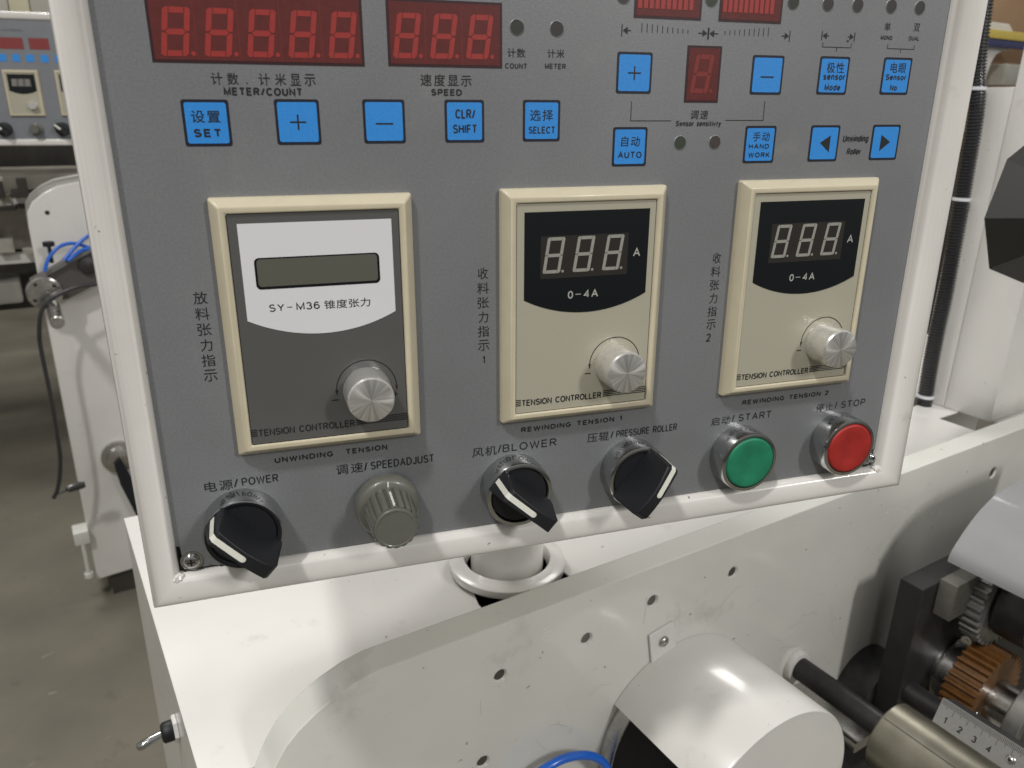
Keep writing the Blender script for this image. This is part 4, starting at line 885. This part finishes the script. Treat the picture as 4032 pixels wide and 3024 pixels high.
for i in range(4):
    a = math.radians(35 + 90 * i); MB().lathe([(4, 2026.5), (0, 2026)], 12, (12 + 26 * math.cos(a), 0, -421 + 26 * math.sin(a))).make('bolt_hole', BLACKM, ar, origin=O)
MB().lathe([(14, 2027), (14, 1850), (12, 1847), (0, 1847)], 32, (24, 0, -449 + 0)).make('spindle', STEEL, ar, origin=O, smooth=30)
MB().lathe([(20, 2050), (20, 2040), (9, 2038), (0, 2036)], 24, (110, 0, -368)).make('pivot_cap', DSTEEL, ar, origin=O, smooth=30)
MB().lathe([(4, -356), (4, -320), (12, -318), (12, -308)], 12, (38, 2044, 0), 'z').make('thumb_screw', BLACKM, ar, origin=O)
for nm, pp, lb in (('air_hose', [(20, -372), (34, -342), (59, -320), (90, -316), (125, -330), (180, -330)], 'blue air hose arched over the dark swing arm'),
               ('air_hose', [(62, -350), (84, -328), (112, -305), (150, -285)], 'thin blue hose rising to the right behind the swing arm'),
               ('air_hose', [(70, -352), (90, -338), (110, -330), (140, -338)], 'short blue hose tucked on the swing arm')):
    O = (80, 2030, -330)
    tag(MB().tube(spline([(x, 2030 + 6 * i, z) for i, (x, z) in enumerate(pp)], 6), 4.2, 10).make(nm, BLUEH, None, origin=O), lb, 'hose', 'blue hoses on the far swing arm').location = mach(*O)
O = (0, 2000, -600)
cb = [(170, -385), (120, -402), (78, -406), (40, -418), (16, -433), (-2, -456), (-14, -508), (-16, -563), (-15, -663), (-18, -766), (-23, -826), (-37, -885), (-51, -912)]
tag(MB().tube(spline([(x, 1990, z) for x, z in cb], 6), 5.0, 10).make('hanging_cable', RUBBER, None, origin=O), 'black cable hanging in a long curve from the swing arm', 'cable').location = mach(*O)
O = (-20, 1990, -895)
tag(MB().tube([(-42, 1990, -903), (-22, 1990, -897), (-18, 1990, -896), (8, 1990, -893), (20, 1990, -893)], 4, 10, True, lambda i: (3, 4, 9, 10, 7)[i]).make('cable_plug', RUBBER, None, origin=O), 'black plug at the lower end of the hanging cable', 'plug').location = mach(*O)

# clutter beyond the second machine
def slab(name, m, x0, x1, n0, n1, z0, z1, label, cat, group=None, b=0):
    Oc = ((x0 + x1) / 2, n0, z0)
    o = MB().box(x0, x1, n0, n1, z0, z1, b).make(name, m, None, origin=Oc, smooth=20); tag(o, label, cat, group); o.location = mach(*Oc); return o
slab('white_beam', WHITE, -420, 220, 3000, 3050, -343, -308, 'upper white crossbar beyond the second machine at left', 'beam', 'white crossbars')
slab('white_beam', WHITE, -460, 180, 3000, 3050, -516, -487, 'lower white crossbar beyond the second machine at left', 'beam', 'white crossbars')
slab('storage_crate', SHELF, -300, 230, 3080, 3500, -306, -245, 'brownish crate resting above the upper white crossbar', 'crate', 'crates beyond the second machine', b=4)
slab('storage_crate', SHELF, -380, 160, 3100, 3500, -486, -345, 'grey brown crate between the two white crossbars', 'crate', 'crates beyond the second machine', b=4)
slab('machine_casting', DSTEEL, -300, -80, 3060, 3090, -455, -400, 'black casting in the gap between the white crossbars', 'casting', b=6)
slab('grey_motor', mat('motor_grey', (0.30, 0.29, 0.26), .5, noise=.2, nscale=12), -320, -45, 2980, 3200, -645, -572, 'pale grey motor low behind the hanging cable', 'motor', b=12)
slab('dark_skid', DCLUT, -700, 700, 3150, 3600, -700, -440, 'dark skid under the clutter at far left', 'skid')
slab('dark_bench', DCLUT, -700, 700, 3650, 3900, -420, -130, 'dark bench behind the clutter at far left', 'bench')
slab('bench_leg', DCLUT, -650, -600, 3650, 3700, -1290, -421, 'leg of the dark bench', 'leg')
for i, (x0, x1, m, z0) in enumerate(((-500, 66, 'a', 235), (68, 122, 'b', 236), (124, 400, 'a', 236))):
    slab('stacked_carton', mat('pale_grey_carton', (0.46, 0.44, 0.39), .7, noise=.08, nscale=8) if m == 'a' else mat('cream_carton', (0.60, 0.56, 0.40), .7, noise=.08, nscale=8), x0, x1, 3000, 3300, z0, z0 + 160,
         ['wide pale grey carton above the far control panel', 'cream carton above the far control panel', 'pale grey carton with dark gap at its left above the far control panel'][i], 'carton', 'cartons above the far panel', b=3)
slab('carton_table', SHELF, -700, 700, 2990, 3400, 180, 234, 'table top carrying the pale cartons above the far panel', 'table')
slab('far_wall', mat('far_wall_paint', (0.34, 0.33, 0.30), .8, noise=.1, nscale=2), -5000, 9000, 6200, 6300, -1290, 3500, 'plain wall of the hall', 'wall')['kind'] = 'structure'

junk = MB(); jd = MB(); random.seed(11)
for i in range(46):
    x = random.uniform(-260, 150); z = random.choice((-480, -480, -345, -640, -302, -302)) + random.uniform(0, 8); n_ = random.uniform(2930, 2990)
    a_, h_ = random.uniform(14, 60), random.uniform(10, 62)
    (junk if i % 2 else jd).box(x, x + a_, n_, n_ + 30, z, z + h_, 1.5)
O = (0, 2950, -480)
for mb_, m_, nm_, lb_ in ((junk, mat('pale_scrap', (0.42, .40, .35), .6, noise=.25, nscale=20), 'pale_parts_pile', 'jumble of pale small parts on the white crossbars beyond the second machine'), (jd, DCLUT, 'dark_parts_pile', 'jumble of dark small parts on the white crossbars beyond the second machine')):
    g = mb_.make(nm_, m_, None, origin=O, smooth=0); tag(g, lb_, 'parts', kind='stuff'); g.location = mach(*O)
# chalky scrape marks and small litter on the floor
sm2 = MB()
for i in range(240):
    x, y = random.uniform(-900, 60), random.uniform(1500, 4200); L_, a_ = random.uniform(4, 40) * (y / 2500), random.uniform(-.5, .9); w_ = random.uniform(1, 4)
    sm2.add([(x, y, -1289.6 + i * .001), (x + L_ * math.cos(a_), y + L_ * math.sin(a_), -1289.6 + i * .001), (x + L_ * math.cos(a_), y + L_ * math.sin(a_) + w_, -1289.6 + i * .001), (x, y + w_ * 2, -1289.6 + i * .001)], [(0, 1, 2, 3)])
g = sm2.make('floor_litter', mat('pale_dust_mark', (0.20, .185, .15), .9, noise=.3, nscale=60), None, smooth=0); g.location = (0, 0, EYE); tag(g, 'small scraps and dust marks scattered over the concrete floor', 'litter', kind='stuff')

# right-hand background: cartons, bracket and hazard beam
for i, (x0, x1, z0, z1) in enumerate(((2300, 2660, 126, 520), (2664, 3100, 132, 520), (2300, 2700, -60, 122), (2704, 3100, -60, 128))):
    slab('cardboard_box', CARD, x0, x1, 1480, 1900, z0, z1, ['tall brown cardboard box top left in the right background', 'tall brown cardboard box top right in the right background', 'lower brown cardboard box behind the white bracket', 'lower brown cardboard box beside the pale pack'][i], 'box', 'cardboard boxes in the right background', b=4)
slab('dark_pallet', mat('dark_wood', (0.10, .06, .035), .8), 2300, 3100, 1470, 1900, -110, -62, 'dark wooden pallet below the cardboard boxes', 'pallet')
slab('pallet_stand', DCLUT, 2350, 3050, 1500, 1850, -1290, -111, 'stand under the pallet in the right background', 'stand')
slab('pale_pack', mat('pale_plastic', (0.42, .41, .36), .5, noise=.2, nscale=12), 2690, 2790, 1400, 1460, 86, 150, 'small pale plastic pack in front of the brown boxes', 'pack', b=8)
slab('hazard_beam', YELLOW, 2400, 2960, 1380, 1400, 214, 238, 'yellow painted crossbeam at upper right', 'beam', b=3)
slab('blue_beam', NAVY, 2400, 2960, 1384, 1404, 192, 213, 'dark blue beam just under the yellow one', 'beam', b=3)
O = (2590, 1385, 85)
br = [(2500, 262), (2672, 262), (2700, 246), (2700, 189), (2660, 184), (2632, 172), (2616, 150), (2604, 110), (2600, 40), (2545, 40), (2520, 150)]
tag(MB().prism(br, 1408, 1440).make('white_bracket', WHITE, None, origin=O, bevel=3), 'white curved steel bracket behind the yellow beam', 'bracket').location = mach(*O)
for o in list(bpy.data.objects):
    if '_o' in o.keys(): del o['_o']
